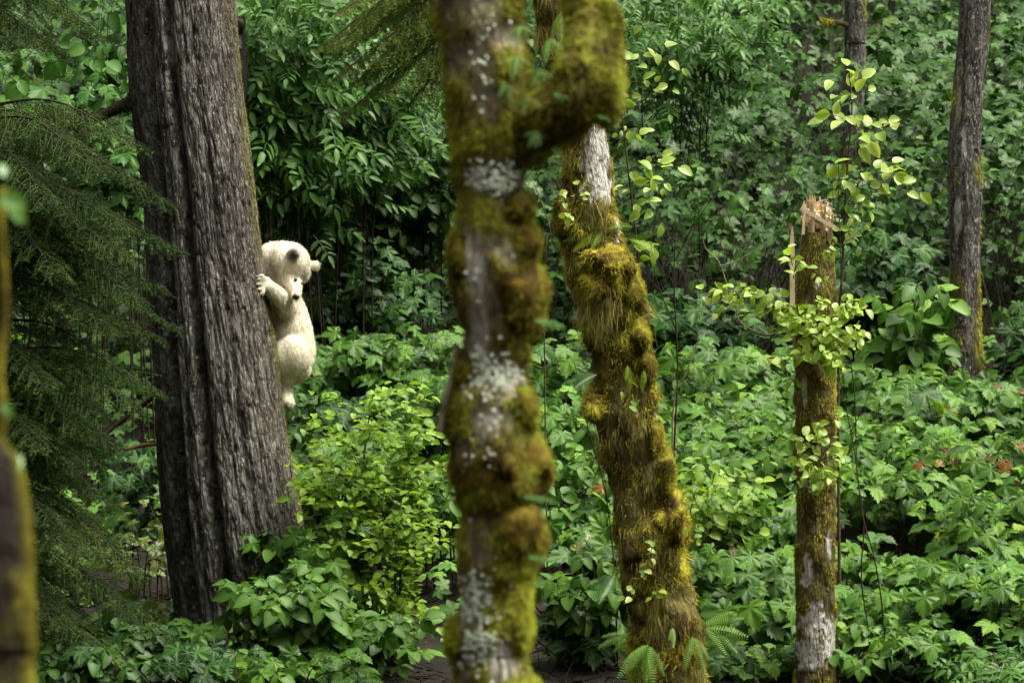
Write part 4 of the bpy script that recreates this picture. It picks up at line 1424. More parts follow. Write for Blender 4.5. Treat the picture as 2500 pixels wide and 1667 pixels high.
# ---------------------------------------------------------------- shrubs that stand out
sh = [
    # right of centre, from the back row to the front
    ("thimbleberry-like shrub of pale leaves seen between the two mossy trunks, upper tier", 1290, 865, 30.5, .50, .5, .22, 'palm', 'thimble', .15, 38),
    ("broad-leaved shrub behind the two mossy trunks, midway down the gap between them", 1310, 985, 28.6, .55, .5, .20, 'palm', 'thimble', .15, 38),
    ("broad-leaved shrub between the two mossy trunks at the height of the big orange cushion", 1300, 1110, 27.0, .50, .45, .20, 'palm', 'thimble', .14, 36),
    ("light green shrub with some yellowed leaves beside the dark hollow between the mossy trunks", 1350, 1240, 25.6, .30, .35, .18, 'tri', 'thimble', .17, 24),
    ("low shrub of serrated leaves against the foot of the moss-draped trunk, over dark soil", 1360, 1350, 24.4, .20, .25, .16, 'palm', 'thimble', .14, 16),
    ("dark green plant low in the hollow left of the moss-draped trunk's foot", 1335, 1460, 24.6, .22, .25, .12, 'palm', 'thimble_shade', .15, 12),
    ("drooping shrub just right of the moss-draped trunk under the dark stem thicket", 1590, 745, 31.0, .46, .4, .20, 'palm', 'thimble_shade', .16, 28),
    ("wide shrub of large leaves between moss-draped trunk and snag, highest of that tier", 1660, 880, 29.8, .62, .5, .20, 'palm', 'thimble', .16, 44),
    ("large-leaved shrub left of the snag and level with the dark hollow beside its shoots", 1760, 985, 28.6, .55, .5, .20, 'palm', 'thimble', .15, 42),
    ("leafy shrub hugging the right side of the moss-draped trunk at mid height", 1600, 1010, 27.6, .45, .45, .22, 'palm', 'thimble', .14, 36),
    ("dense shrub left of the snag's lower cluster of shoots", 1740, 1110, 26.8, .50, .45, .22, 'palm', 'thimble', .15, 42),
    ("small-leaved light shrub growing against the moss-draped trunk's lower right side", 1620, 1170, 25.6, .32, .35, .26, 'ovate', 'huckle', .075, 40),
    ("dense shrub with an orange dead leaf, left of the snag below its shoots", 1720, 1230, 26.0, .48, .45, .22, 'palm', 'thimble', .14, 40),
    ("shrub filling the gap between moss-draped trunk and snag, third from the bottom", 1715, 1350, 25.4, .42, .4, .20, 'palm', 'thimble', .14, 38),
    ("shrub left of the snag's white bark patches", 1760, 1450, 24.9, .34, .35, .18, 'tri', 'thimble', .18, 28),
    ("low leafy plant at the bottom edge just left of the snag", 1720, 1545, 24.5, .36, .3, .16, 'palm', 'thimble', .13, 26),
    ("stack of very large maple-like leaves hanging in front of the slim grey trunk", 2105, 770, 29.6, .17, .3, .30, 'palm', 'thimble', .20, 14),
    ("tall shrub with broad shaded leaves right behind the snag's shoots", 1990, 640, 31.8, .45, .4, .28, 'palm', 'thimble_shade', .16, 36),
    ("wide bright shrub at the foot of the slim grey trunk, left part", 2020, 905, 29.4, .50, .5, .18, 'palm', 'thimble', .16, 40),
    ("wide bright shrub covering the foot of the slim grey trunk", 2190, 955, 28.6, .55, .5, .18, 'palm', 'thimble', .16, 44),
    ("shrub with rusty withered leaves at the right edge, below the slim grey trunk", 2310, 950, 29.0, .45, .5, .22, 'palm', 'thimble', .16, 36),
    ("shrub half in shade against the right edge at mid height", 2400, 800, 31.0, .35, .4, .26, 'palm', 'thimble_shade', .15, 26),
    ("dense leafy shrub right of the snag at the height of its lower shoots", 2010, 1040, 27.6, .50, .45, .20, 'palm', 'thimble', .15, 42),
    ("dense leafy shrub well right of the snag, one tier under the rusty leaves", 2200, 1070, 27.0, .55, .45, .20, 'palm', 'thimble', .15, 46),
    ("dense leafy shrub against the right edge, one tier under the rusty leaves", 2340, 1100, 26.6, .40, .45, .24, 'palm', 'thimble', .15, 36),
    ("overhanging shrub whose leaves roof the dark hollow right of the snag", 2060, 1130, 26.4, .44, .35, .12, 'palm', 'thimble', .14, 28),
    ("shrub at the right border of the dark hollow beside the snag", 2265, 1215, 25.9, .34, .4, .22, 'palm', 'thimble', .14, 40),
    ("shrub at the right edge, level with the dark hollow beside the snag", 2335, 1260, 25.7, .36, .4, .24, 'palm', 'thimble', .14, 36),
    ("small plant of few leaves standing inside the dark hollow right of the snag", 1975, 1290, 25.2, .14, .15, .14, 'palm', 'thimble', .13, 8),
    ("mid-green shrub below the dark hollow, right of the snag", 2070, 1405, 24.8, .40, .35, .11, 'palm', 'thimble', .14, 36),
    ("mid-green shrub below the hollow, halfway between snag and right edge", 2200, 1360, 24.9, .42, .35, .20, 'palm', 'thimble', .14, 40),
    ("mid-green shrub in the lower right corner's upper half", 2325, 1400, 24.7, .32, .35, .22, 'palm', 'thimble', .14, 34),
    ("low shrub at the foot of the snag on its right", 1975, 1490, 24.4, .28, .3, .16, 'palm', 'thimble', .13, 26),
    ("low plant with hand-shaped leaflets in the lower right corner", 2300, 1535, 23.9, .26, .3, .08, 'pinn', 'elder', .26, 12),
    ("low shrub at the bottom edge over dark soil, right of the snag's foot", 2110, 1470, 24.2, .28, .3, .05, 'palm', 'thimble', .13, 14),
    # left of the front tree
    ("pale-leaved shrub just right of the bear cub's rump", 770, 850, 30.4, .36, .4, .18, 'palm', 'thimble', .16, 28),
    ("pale-leaved shrub in the open left of the front mossy tree, highest tier", 930, 835, 30.6, .55, .5, .22, 'palm', 'thimble', .15, 46),
    ("leafy shrub beside the cub's hind foot, in shade", 715, 960, 27.4, .40, .4, .22, 'palm', 'thimble_shade', .15, 32),
    ("leafy shrub directly behind the bright small-leaved bush, close to the front mossy tree", 980, 960, 28.2, .50, .45, .22, 'palm', 'thimble', .15, 42),
    ("shaded leafy shrub behind the bright bush, half hidden by the front mossy tree", 1000, 1120, 27.0, .42, .4, .20, 'palm', 'thimble', .14, 36),
    ("leafy shrub by the mossy right side of the large trunk, under the cub", 740, 1090, 26.8, .42, .4, .22, 'palm', 'thimble', .14, 36),
    ("mid-green shrub before the foot of the large trunk on its right", 740, 1290, 24.6, .34, .3, .20, 'palm', 'thimble', .14, 32),
    ("mid-green shrub crossing the large trunk's foot with big serrated leaves", 640, 1390, 23.9, .26, .25, .12, 'palm', 'thimble', .15, 24),
    ("sprawling shrub in front of the large trunk at the bottom edge", 650, 1560, 23.6, .45, .3, .12, 'palm', 'thimble', .13, 44),
    ("shaded leafy shrub at the bottom edge where hemlock boughs meet the large trunk", 440, 1530, 23.6, .34, .3, .12, 'palm', 'thimble_shade', .13, 28),
    ("leafy shrub at the bottom edge below the bright small-leaved bush", 800, 1480, 24.0, .40, .3, .18, 'palm', 'thimble', .14, 34),
    ("dark leafy shrub in deep shade left of the large trunk", 335, 1130, 27.5, .26, .3, .30, 'palm', 'thimble_shade', .14, 20),
    ("low yellowish plant near the large trunk's foot on its dark left side", 385, 1420, 25.2, .14, .2, .08, 'tri', 'yellow', .09, 9),
    ("spindly yellow-green plant in the black gap left of the large trunk", 330, 1265, 25.6, .26, .25, .22, 'tri', 'yellow', .09, 12),
    ("big-leaved shrub above the mossy limb, left of the large trunk", 115, 215, 29.5, .34, .3, .22, 'palm', 'elder', .20, 18),
    ("glossy shrub right under the mossy limb, against the large trunk", 270, 330, 29.0, .30, .3, .36, 'palm', 'elder', .15, 34),
    ("pointed-leaved shrub against the left side of the large trunk near the top", 275, 110, 29.5, .30, .3, .40, 'ovate', 'elder', .13, 34),
    ("dim leafy shrub near the left edge above the hemlock", 30, 260, 30.0, .36, .3, .40, 'palm', 'thimble_shade', .15, 30),
    ("dark leafy shrub low at the bottom edge under the hemlock boughs", 160, 1545, 23.4, .34, .3, .14, 'palm', 'thimble_shade', .13, 34),
    ("dark low shrub between the hemlock boughs and the large trunk, near the bottom edge", 310, 1500, 23.9, .28, .3, .12, 'palm', 'thimble_shade', .13, 26),
    ("leafy shrub behind the cub's back, under the dusky shrubs", 800, 690, 32.0, .60, .4, .34, 'palm', 'thimble_shade', .14, 40),
    # elder with feathered leaves beyond the cub
    ("tall elder with feathery compound leaves beside the top of the large trunk", 620, 70, 31.0, .50, .4, .50, 'pinn', 'elder', .40, 34),
    ("elder with long compound leaves next to the large trunk, above the cub", 650, 300, 31.2, .50, .4, .50, 'pinn', 'elder', .38, 36),
    ("elder with compound leaves under the olive hemlock boughs", 800, 240, 31.6, .60, .4, .45, 'pinn', 'elder', .36, 36),
    ("elder with compound leaves at the top edge left of the olive hemlock boughs", 800, 30, 32.5, .60, .4, .40, 'pinn', 'elder', .36, 30),
    ("dusky broad-leaved shrub between cub's head and front mossy tree", 800, 470, 32.6, .80, .5, .32, 'palm', 'thimble_shade', .15, 60),
    ("dusky shrub with pale glints close behind the cub's head", 680, 560, 32.2, .42, .4, .28, 'palm', 'thimble_shade', .15, 34),
    ("leafy shrub high up beside the front mossy tree's left edge", 960, 330, 32.6, .60, .5, .34, 'palm', 'thimble_shade', .15, 50),
    ("shrub with toothed leaves near the top edge right of the mossy fork", 1560, 60, 34.0, .70, .5, .36, 'pinn', 'elder', .34, 34),
]
for (lab, x, y, Y, rx, ry, rz, kd, mt, sz, nt) in sh:
    per = 4
    if kd == 'ovate' and sz < .1:
        per = 6
    if kd == 'pinn':
        per = 4
    rt_ = shrub(lab, x, y, Y, rx, ry, rz * 1.35, kd, mt, sz * (.98 if kd == 'palm' else .66 if kd == 'pinn' else 1), int(nt * (2.4 if kd == 'pinn' else 1.9 if Y > 28 else 1.55)), per, group="shrubs in the forest understorey", n_st=4 if nt < 30 else 6, stem_mat='stem_dark' if Y > 28 else 'stem')
    nd = {'orange': 1, 'rusty': 7, 'yellowed': 4}
    nn_ = sum(v for k_, v in nd.items() if k_ in lab)
    if nn_:
        c_ = U(x, y, Y)
        pp = np.array([c_ + np.array([R.uniform(-.6, .6) * rx, -ry * R.uniform(.8, 1.05), R.uniform(-.3, .9) * rz]) for _ in range(nn_)])
        leaves_objects('palm3', 'yellow' if 'yellowed' in lab else 'rust', pp, np.array([[0, -1, .6]] * nn_) + .3 * rng.normal(size=(nn_, 3)), rng.normal(size=(nn_, 3)), rng.uniform(.06, .10, nn_), rt_)

# the bright huckleberry bush
cbush = [(850, 960, .40, .20), (800, 1050, .42, .22), (930, 1060, .30, .2), (860, 1160, .50, .22), (760, 1200, .26, .18), (960, 1210, .26, .15), (860, 1290, .40, .2), (900, 1400, .34, .2), (850, 1500, .26, .16)]
base = U(890, 1560, 24.6)
base[2] = float(hgt(base[0], base[1])) - .02
tF = thing("huckleberry_bush", "tall yellow-green bush of tiny oval leaves between large trunk and front mossy tree", "bush", base)
Ps, Ns, Ds, tw = [], [], [], []
stems = []
for k in range(9):
    x, y, rx, rz = cbush[k]
    e = U(x, y - 30, 24.6 + R.uniform(-.25, .25))
    st = base + np.array([R.uniform(-.05, .05), R.uniform(-.05, .05), 0])
    mid = st * .5 + e * .5 + np.array([R.uniform(-.12, .12), 0, .1])
    pts = catmull(np.array([st, mid, e]), 20)
    stems.append(pts)
    V, Fs = thin([st, mid, e], .009, .003, 14, 5)
    part("stem", mk_mesh("stem", V, Fs, M['stem']), tF)
allst = np.vstack([s[5:] for s in stems])
for (x, y, rx, rz) in cbush:
    for k in range(30):
        a = R.uniform(0, 2 * math.pi)
        q = math.sqrt(R.random())
        c = U(x, y, 24.6)
        e = c + np.array([math.cos(a) * q * rx, math.sin(a) * q * .35, R.uniform(-1, 1) * rz])
        j = np.argmin(np.linalg.norm(allst + np.array([0, 0, .15]) - e, axis=1) + .1 * rng.random(len(allst)))
        s = allst[j]
        mid = (s + e) / 2 + np.array([0, 0, .05])
        tw.append(thin([s, mid, e], .002, .0009, 5, 3))
        pts = catmull(np.array([s, mid, e]), 12)
        ax = unit(e - s)
        sd = unit(np.cross(ax, [0, 0, 1]))
        for i in range(11):
            t = 1 - i / 11 * min(1, .32 / (np.linalg.norm(e - s) + .01))
            p_ = pts[min(11, max(0, int(t * 11)))]
            dr = unit(ax * .7 + sd * (1 if i % 2 else -1) * .8 + .35 * rng.normal(size=3))
            Ps.append(p_ + dr * .012 + rng.normal(size=3) * .015)
            Ds.append(dr)
            Ns.append(np.array([0, -.45, 1]) + .4 * rng.normal(size=3))
V, Fs = join(tw)
part("twigs", mk_mesh("twigs", V, Fs, M['stem']), tF, "stuff")
Ps, Ns, Ds = map(np.array, (Ps, Ns, Ds))
put_leaves('ovate', 'huckle', Ps, Ns, Ds, .052 * rng.uniform(.7, 1.25, len(Ps)), tF)

# saplings with bright leaves
def sapling(label, pts, branches, Y, size, mat='bright'):
    base = U(pts[0][0], pts[0][1], Y)
    base[2] = float(hgt(base[0], Y)) - .03
    t = thing("sapling", label, "sapling", base)
    P_ = [base] + [U(x, y, Y) for x, y in pts[1:]]
    V, Fs = thin(P_, .009, .003, 40, 6)
    part("stem", mk_mesh("stem", V, Fs, M['stem']), t)
    for (a, b, n, s) in branches:
        shoot(t, U(*a, Y), U(*b, Y - R.uniform(-.1, .2)), n, size * s, mat=mat)
    return t


sapling("slender sapling with large pale yellow-green leaves rising right behind the snag", [(1930, 1500), (1925, 900), (1935, 600), (1945, 400), (1957, 250), (1950, 165)],
        [((1957, 230), (1945, 160), 6, 1), ((1957, 220), (1990, 190), 4, 1), ((1955, 240), (1910, 200), 4, 1), ((1955, 290), (1900, 265), 6, 1.1), ((1955, 300), (2000, 280), 5, 1), ((1950, 330), (2090, 290), 9, 1), ((1948, 350), (2000, 330), 4, 1.1),
         ((1945, 420), (2090, 405), 11, 1.1), ((1942, 440), (2050, 430), 8, 1), ((1940, 430), (1925, 390), 5, 1), ((1940, 470), (2010, 480), 9, .8), ((1938, 500), (1985, 520), 8, .7), ((1938, 520), (1960, 560), 8, .6), ((1940, 400), (1925, 440), 7, .8)], 24.9, .078)
sapling("thin sapling with bright leaves just right of the leaning mossy trunk, below the fork", [(1500, 1500), (1485, 1000), (1470, 650), (1450, 450), (1430, 280), (1420, 150)],
        [((1425, 180), (1440, 100), 5, 1), ((1425, 150), (1545, 140), 8, 1), ((1430, 190), (1530, 210), 7, .9), ((1430, 250), (1440, 220), 4, .8), ((1435, 300), (1480, 310), 5, .9), ((1440, 340), (1420, 310), 4, .8), ((1445, 390), (1530, 370), 9, 1.1),
         ((1450, 420), (1540, 430), 7, .9), ((1455, 470), (1500, 500), 6, .9), ((1460, 550), (1500, 600), 6, .8), ((1465, 600), (1490, 560), 5, .8), ((1450, 430), (1400, 450), 5, .7)], 24.9, .074)

# bare twigs and dead sticks
def stick(label, pts, Y, r, mat, name="bare_stem", cat="stem", side=()):
    P_ = [U(x, y, Y) for x, y in pts]
    g = float(hgt(P_[0][0], Y))
    t = thing(name, label, cat, (P_[0][0], Y, g), "bare stems")
    if P_[0][2] > g + .02:
        P_ = [np.array([P_[0][0] + .02, Y, g - .03])] + P_
    V, Fs = thin(P_, r, r * .35, 30, 5)
    part("stem", mk_mesh("stem", V, Fs, M[mat]), t)
    for s in side:
        V, Fs = thin([U(x, y, Y) for x, y in s], r * .5, r * .2, 10, 4)
        part("twig", mk_mesh("twig", V, Fs, M[mat]), t)


stick("dark bare upright stem right of the leaning mossy trunk", [(1552, 1300), (1548, 1050), (1556, 850), (1548, 650), (1552, 520)], 25.2, .008, 'stem_dark', side=[[(1553, 760), (1510, 650), (1500, 600)], [(1550, 600), (1590, 520), (1600, 470)]])
stick("crooked pale twig arching between the leaning trunk and the snag", [(1545, 960), (1575, 860), (1600, 790), (1607, 775)], 24.9, .006, 'stem_pale')
for pts_, r_ in (([(1822, 745), (1760, 770), (1700, 740), (1690, 700), (1665, 640), (1650, 600), (1620, 570), (1615, 545)], .006), ([(1655, 610), (1690, 600), (1760, 560)], .003), ([(1680, 680), (1600, 715), (1560, 730)], .003), ([(1830, 800), (1790, 850), (1760, 860), (1700, 850)], .003)):
    V, Fs = thin([U(x, y, YS - .1) for x, y in pts_], r_, r_ * .35, 26, 5)
    part("branch", mk_mesh("branch", V, Fs, M['stem_pale']), tS)
stick("dark thin stem right of the snag reaching up past its splintered top", [(2000, 1480), (1978, 1330), (1984, 1200), (1968, 1080), (1962, 900), (1935, 700), (1930, 560), (1925, 440), (1927, 370)], 24.4, .005, 'stem_dark', side=[[(1935, 620), (1970, 560), (2000, 520)], [(1930, 560), (1915, 480), (1912, 400)]])
stick("dark arched stem right of the snag below its upper shoots", [(2030, 1430), (2010, 1290), (1980, 1180), (1966, 1060), (1948, 960), (1930, 880), (1925, 830)], 24.3, .005, 'stem_dark', side=[[(1955, 990), (1990, 920), (2010, 860)]])
stick("pair of dark thin stems left of the moss-draped trunk's middle", [(1410, 1300), (1390, 1130), (1350, 980), (1330, 880), (1318, 830)], 24.5, .005, 'stem_dark', side=[[(1395, 1150), (1380, 1040), (1345, 900)], [(1360, 1010), (1310, 950), (1290, 960)]])
stick("slanting dead brown twig on the dark soil between the mossy trunks", [(1330, 1560), (1270, 1500), (1210, 1450)], 24.4, .006, 'stem_dark')
stick("fine dark stem in the gap right of the front mossy tree near its top", [(1250, 620), (1270, 560), (1245, 470), (1225, 420)], 25.5, .005, 'stem')


# ---------------------------------------------------------------- ferns on the mossy trees
def fern(label, x, y, Y, fronds, size, mat='fern', group="ferns growing on the moss"):
    c = U(x, y, Y)
    t = thing("fern", label, "fern", c, group)
    ps, ns, ds, sz = [], [], [], []
    for ang, s in fronds:
        a = math.radians(ang)
        d = np.array([math.sin(a), -.35, math.cos(a)])
        ps.append(c)
        ds.append(d)
        ns.append(np.array([0, -1, .35]) + .2 * rng.normal(size=3))
        sz.append(size * s)
    leaves_objects('frond', mat, np.array(ps), np.array(ns), np.array(ds), np.array(sz), t, "frond")


FY = YC - .24
fern("largest green sword fern, drooping from the moss at the foot of the leaning trunk", 1488, 1480, FY, [(200, 1), (165, 1.05), (185, .8), (225, .9), (235, .6), (150, .7)], .27)
fern("small sword fern left of the largest one on the leaning trunk", 1440, 1455, FY, [(250, 1), (270, .8), (225, .7)], .17)
fern("fern with two drooping fronds low on the leaning trunk's right half", 1590, 1462, FY, [(160, 1), (195, .9), (130, .8)], .2)
fern("fern reaching out over the leaves at the leaning trunk's lower right edge", 1612, 1440, FY + .1, [(120, 1), (95, 1.05), (75, .9), (140, .9), (60, .8)], .24)
fern("single-frond fern hanging mid-trunk on golden moss, left of its twin", 1442, 838, FY + .05, [(178, 1), (190, .6)], .15, 'huckle')
fern("single-frond fern hanging mid-trunk on golden moss, right of its twin", 1478, 850, FY + .05, [(185, 1), (170, .6)], .12, 'huckle')
fern("bluish fern sticking out to the left from the leaning trunk's middle", 1370, 860, FY + .08, [(255, 1), (235, .9), (275, .7)], .19, 'fernblue')
fern("row of small fronds under the white bark patch of the leaning trunk", 1385, 530, FY + .1, [(262, 1), (280, .9), (240, .9), (215, .6), (75, .7)], .22, 'huckle')
fern("fern on the leaning trunk's right edge below the sapling leaves", 1445, 550, FY + .1, [(100, 1), (120, .9), (80, .8)], .17, 'huckle')
fern("fern beside the cushion at the leaning trunk's lower left, over the hollow", 1410, 1320, FY + .1, [(225, 1), (205, 1), (250, .8), (190, .7)], .2, 'fernblue')
fern("tiny fern near the bottom centre of the leaning trunk's moss", 1545, 1440, FY, [(180, 1), (200, .7)], .12, 'fern')
fern("blurred fern tuft hanging in the crook of the front tree's fork", 1185, 130, YB - .17, [(180, 1), (200, .9), (160, .9), (150, .7), (215, .7), (190, 1.2), (120, .8), (240, .7)], .06, 'fern')
fern("blurred fern fronds spilling over the front tree's side limb", 1260, 90, YB - .12, [(150, 1), (130, .9), (175, .9), (200, .8), (190, 1.3)], .06, 'fern')
for x_, y_, w_ in ((1195, 60, 'green'), (1240, 160, 'bright'), (1205, 225, 'thick'), (1160, 190, 'spreading'), (1230, 300, 'dangling')):
    fern("%s blurred fern tuft on the moss between the front tree's two limbs" % w_, x_, y_, YB - .12, [(a_ + R.uniform(-15, 15), R.uniform(.6, 1.2)) for a_ in (180, 150, 210, 120, 240, 195)], .055, 'fern')
fern("sharp small fern above the fork, hanging from moss between the limbs", 1287, 30, YC - .15, [(180, 1), (165, .9), (200, .8)], .18, 'huckle')
fern("bluish fern at the dark left side near the hemlock's lower boughs", 265, 1150, 24.9, [(150, 1), (120, .8), (180, .7)], .2, 'fernblue')
# loose fern fronds sticking out of the front tree
for lab, x, y, ang, s in [("pale blurred frond sticking out right from the middle of the front mossy tree", 1225, 735, 108, .10), ("blurred frond poking right from under the big moss cushion of the front tree", 1200, 1140, 95, .11),
                          ("narrow blurred frond pointing down right below the lowest right moss cushion", 1212, 1278, 106, .10), ("blurred green frond crossing the front tree's moss cushion near the crook", 1270, 215, 140, .07), ("pale blurred frond below the fork's moss", 1375, 265, 150, .05)]:
    c = U(x, y, YB - .16)
    t = thing("fern_frond", lab, "fern", c, "blurred fronds on the front mossy tree")
    a = math.radians(ang)
    leaves_objects('frond', 'fernblue', np.array([c, c]), np.array([[.0, -.45, 1], [.1, -.5, .9]]), np.array([[math.sin(a), -.2, math.cos(a)], [math.sin(a + .3), -.1, math.cos(a + .3)]]), np.array([s * .9, s * .6]), t, "leaflet")


# ---------------------------------------------------------------- the bears
def fused(name, chunks, voxel, smooth=6):
    V, Fs = join(chunks)
    me = mk_mesh(name, V, Fs)
    o = bpy.data.objects.new(name, me)
    COL.objects.link(o)
    m = o.modifiers.new("r", 'REMESH')
    m.mode = 'VOXEL'
    m.voxel_size = voxel
    s = o.modifiers.new("s", 'SMOOTH')
    s.iterations = smooth
    s.factor = .5
    dg = bpy.context.evaluated_depsgraph_get()
    out = bpy.data.meshes.new_from_object(o.evaluated_get(dg))
    bpy.data.objects.remove(o)
    n = len(out.vertices)
    V = np.empty(n * 3)
    out.vertices.foreach_get("co", V)
    V = V.reshape(-1, 3)
    F = np.array([list(p.vertices) for p in out.polygons if len(p.vertices) == 4], dtype=np.int32)
    bpy.data.meshes.remove(out)
    return V, F


def cone_chain(pts):
    """closed tube through [x,y,z,r]"""
    pts = np.array(pts)
    V, Fs, _, _ = tube(pts, max(12, len(pts) * 5), 16, None, True, ref=(0, 1, 0))
    caps = [ellipsoid(pts[i][:3], (pts[i][3],) * 3, None, 14, 8) for i in (0, -1)]
    return join([(V, Fs)] + caps)


def fur_mat(name, c1, c2, stain_shade):
    m, n, l, b = new_mat(name)
    geo = n.new("ShaderNodeNewGeometry")
    t = noise_node(n, l, 22, geo.outputs["Position"], 5, .7)
    a = attr(n, "rnd")
    s = mth(n, l, 'ADD', t.outputs["Fac"], mth(n, l, 'MULTIPLY', mth(n, l, 'SUBTRACT', a.outputs["Fac"], .5), .5))
    r = ramp(n, [(.35, c1), (.62, c2)])
    l.new(s, r.inputs[0])
    d = attr(n, "stain_shade")
    c = mixc(n, l, d.outputs["Fac"], r.outputs[0], stain_shade)
    l.new(c, b.inputs["Base Color"])
    b.inputs["Roughness"].default_value = .7
    b.inputs["Specular IOR Level"].default_value = .25
    return m


M['fur'] = fur_mat("cream_fur", (.66, .57, .42), (.94, .90, .79), (.045, .026, .012))
M['blackfur'] = fur_mat("black_fur", (.006, .006, .006), (.016, .015, .014), (.01, .01, .01))
m_, n_, l_, b_ = new_mat("nose_black")
b_.inputs["Base Color"].default_value = (.012, .010, .010, 1)
b_.inputs["Roughness"].default_value = .3
M['nose'] = m_
m_, n_, l_, b_ = new_mat("claw_horn")
b_.inputs["Base Color"].default_value = (.30, .24, .15, 1)
b_.inputs["Roughness"].default_value = .4
M['claw'] = m_
YE = 25.10


def B(x, y, dy=0.0):
    return P(x, y, YE + dy)


def e3(x, y, dy, rx, ry, rz, ang=0):
    """ellipsoid by photo position; radii in photo pixels (rx, rz) and ry depth; ang tilts in the picture plane"""
    k = YE * K
    a = math.radians(ang)
    rot = np.array([[math.cos(a), 0, math.sin(a)], [0, 1, 0], [-math.sin(a), 0, math.cos(a)]])
    return ellipsoid(B(x, y, dy), (rx * k, ry * k, rz * k), rot, 26, 16)


def ch(lst):
    k = YE * K
    return cone_chain([[*B(x, y, dy), r * k] for x, y, dy, r in lst])


def bear(root, chunks, mat, stains, n_fur, flow, voxel=.006, Lf=(.010, .023)):
    V, F = fused("body", chunks, voxel, 12)
    st = np.zeros(len(V))  # mask for fur staining plus shade painted into the coat
    for c, r, amt in stains:
        d = np.linalg.norm(V - c, axis=1) / r
        st = np.maximum(st, amt * np.clip(1.6 - 1.3 * d, 0, 1))
    me = mk_mesh("body", V, F, M[mat], True, {"stain_shade": st, "rnd": np.full(len(V), .5)})
    part("body", me, root)
    p, nr, vi = sample(V, F, n_fur)
    fl = flow(p)
    fl = unit(fl - (fl * nr).sum(1)[:, None] * nr)
    d = fl * 1.0 + nr * .42 + .22 * rng.normal(size=p.shape)
    face = np.clip(np.minimum(np.linalg.norm(p - B(722, 705, -.06), axis=1) / .11, np.linalg.norm(p - B(628, 696, -.25), axis=1) / .09), .22, 1)
    Lh = rng.uniform(Lf[0], Lf[1], len(p)) * (face if mat == 'fur' else 1)
    cw = noise(p * 70)[:, None] * .5
    d = d + cw * np.cross(nr, fl)
    Vh, Fh, m = ribbons(p - nr * .001, d, Lh, np.full(len(p), .0019), 2, .15, .08)
    part("fur", mk_mesh("fur", Vh, Fh, M[mat], False, {"rnd": np.repeat(rng.random(len(p)), m), "stain_shade": np.repeat(st[vi], m)}), root, "stuff")


tE = thing("bear_cub", "cream-white bear cub clinging to the right side of the large trunk, looking down", "bear", B(700, 990))
ck = [
    # neck and shoulders behind the head
    e3(658, 655, .05, 46, 56, 56, 15), e3(672, 632, .03, 44, 50, 42), e3(690, 622, .0, 38, 46, 32),
    # skull, brow, cheeks
    e3(706, 642, -.02, 51, 50, 50, 25), e3(726, 664, -.03, 31, 36, 33), e3(697, 670, -.02, 29, 36, 30),
    # muzzle down to the nose
    ch([(704, 668, -.04, 35), (714, 688, -.075, 25), (720, 705, -.115, 18), (722, 720, -.145, 13)]),
    # ears
    e3(716, 619, -.135, 17, 7, 16), e3(770, 648, .02, 11, 7, 12, 20), ch([(750, 645, 0, 12), (764, 648, .015, 9)]),
    # chest, belly, back
    ch([(668, 690, .06, 46), (688, 735, .07, 47), (700, 768, .07, 50), (709, 800, .065, 51), (716, 835, .06, 51), (719, 862, .05, 51), (714, 890, .04, 44)]),
    # rump and thigh
    e3(716, 868, .01, 47, 56, 58), e3(700, 876, -.01, 40, 44, 54), e3(722, 895, .03, 38, 46, 36),
    # hind leg and foot
    ch([(700, 905, -.01, 32), (696, 940, .0, 21), (699, 965, -.02, 16), (702, 980, -.045, 15)]), e3(704, 982, -.05, 14, 20, 13),
    # other hind leg, half behind
    ch([(715, 900, .12, 28), (700, 930, .14, 20), (690, 950, .13, 16)]),
    # near foreleg: shoulder, forearm, paw on the trunk
    ch([(680, 712, .02, 32), (700, 752, -.02, 29), (692, 739, -.09, 23), (673, 717, -.17, 20), (655, 701, -.215, 17)]),
    e3(649, 695, -.222, 14, 11, 20),
    # far foreleg
    ch([(690, 700, .12, 26), (670, 690, .18, 20), (645, 680, .2, 16)]),
    # stub tail
    e3(750, 903, .06, 9, 9, 12),
]
for i, (x, y) in enumerate([(633, 674), (625, 684), (622, 696), (625, 708), (634, 719)]):
    ck.append(ch([(648, 684 + i * 5, -.232, 6), ((x + 646) / 2 - 1, y - 2, -.258, 4.6), (x, y, -.252, 3.6)]))


def flowE(p):
    # fur lies back from the nose, then down the body
    nose = B(720, 715, -.08)
    head = np.exp(-(np.linalg.norm(p - B(705, 645), axis=1) / .14) ** 2)[:, None]
    return unit(p - nose) * head + np.array([.25, 0, -1.0]) * (1 - head)


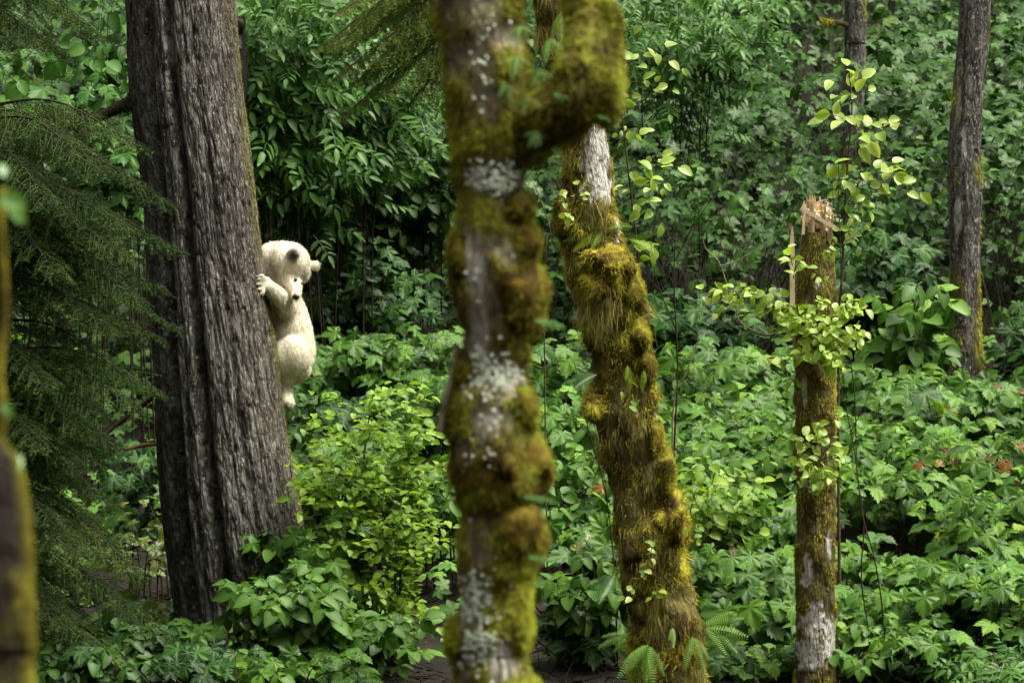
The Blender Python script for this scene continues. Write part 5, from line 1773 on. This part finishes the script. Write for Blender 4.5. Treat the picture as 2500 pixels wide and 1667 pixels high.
stain_shade_spots = [(B(716, 622, -.155), .040, 1.0), (B(648, 640, -.08), .035, .35), (B(727, 680, -.09), .014, .55), (B(660, 662, -.09), .07, .42), (B(690, 668, -.12), .02, .25), (B(700, 905, -.08), .05, .15), (B(690, 700, -.06), .03, .35), (B(742, 664, -.085), .036, .6), (B(723, 676, -.125), .021, .75), (B(718, 700, -.11), .012, .3), (B(702, 950, -.03), .03, .35), (B(634, 697, -.25), .022, .35),  # real stain spots, plus neck and jaw shading painted into the fur
       (B(700, 990, -.06), .03, .5), (B(700, 655, -.12), .03, .18)]
bear(tE, ck, 'fur', stain_shade_spots, 60000, flowE, .0055)
k_ = YE * K
V, Fs = ellipsoid(B(722, 725, -.172), (8.5 * k_, 5 * k_, 6.5 * k_), None, 16, 10)
part("nose", mk_mesh("nose", V, Fs, M['nose']), tE)
for (x, y, dy) in ((722, 683, -.134), (737, 692, -.108)):
    V, Fs = ellipsoid(B(x, y, dy), (4.2 * k_, 3.4 * k_, 3.8 * k_), None, 12, 8)
    part("eye", mk_mesh("eye", V, Fs, M['nose']), tE)
for i, (x, y) in enumerate([(633, 674), (625, 684), (622, 696), (625, 708), (634, 719)]):
    V, Fs, _, _ = tube(np.array([[*B(x + 1, y, -.247), .0050], [*B(x - 7, y + 1, -.268), .0040], [*B(x - 14, y + 4, -.258), .0008]]), 8, 6)
    part("claw", mk_mesh("claw", V, Fs, M['claw']), tE)

# black cub higher up, peeping past the trunk
tK = thing("bear_cub", "black bear cub almost hidden behind the top of the large trunk", "bear", P(575, 130, YE + .1))
ck = [e3(572, 70, .10, 26, 30, 30), e3(588, 62, .05, 11, 12, 16), e3(590, 54, .06, 8, 6, 8), e3(582, 88, .08, 14, 16, 24), ch([(570, 80, .12, 30), (560, 140, .16, 44), (556, 220, .18, 48)]),
      ch([(575, 100, .08, 16), (584, 110, .0, 9), (585, 120, -.05, 7)]), ch([(560, 230, .15, 30), (575, 260, .08, 14)])]
bear(tK, ck, 'blackfur', [], 9000, lambda p: np.tile([.2, 0, -1.], (len(p), 1)), .008)

print("objects", len(bpy.data.objects), "tris", sum(sum(len(p.vertices) - 2 for p in m.polygons) for m in bpy.data.meshes if m.users) if False else "")
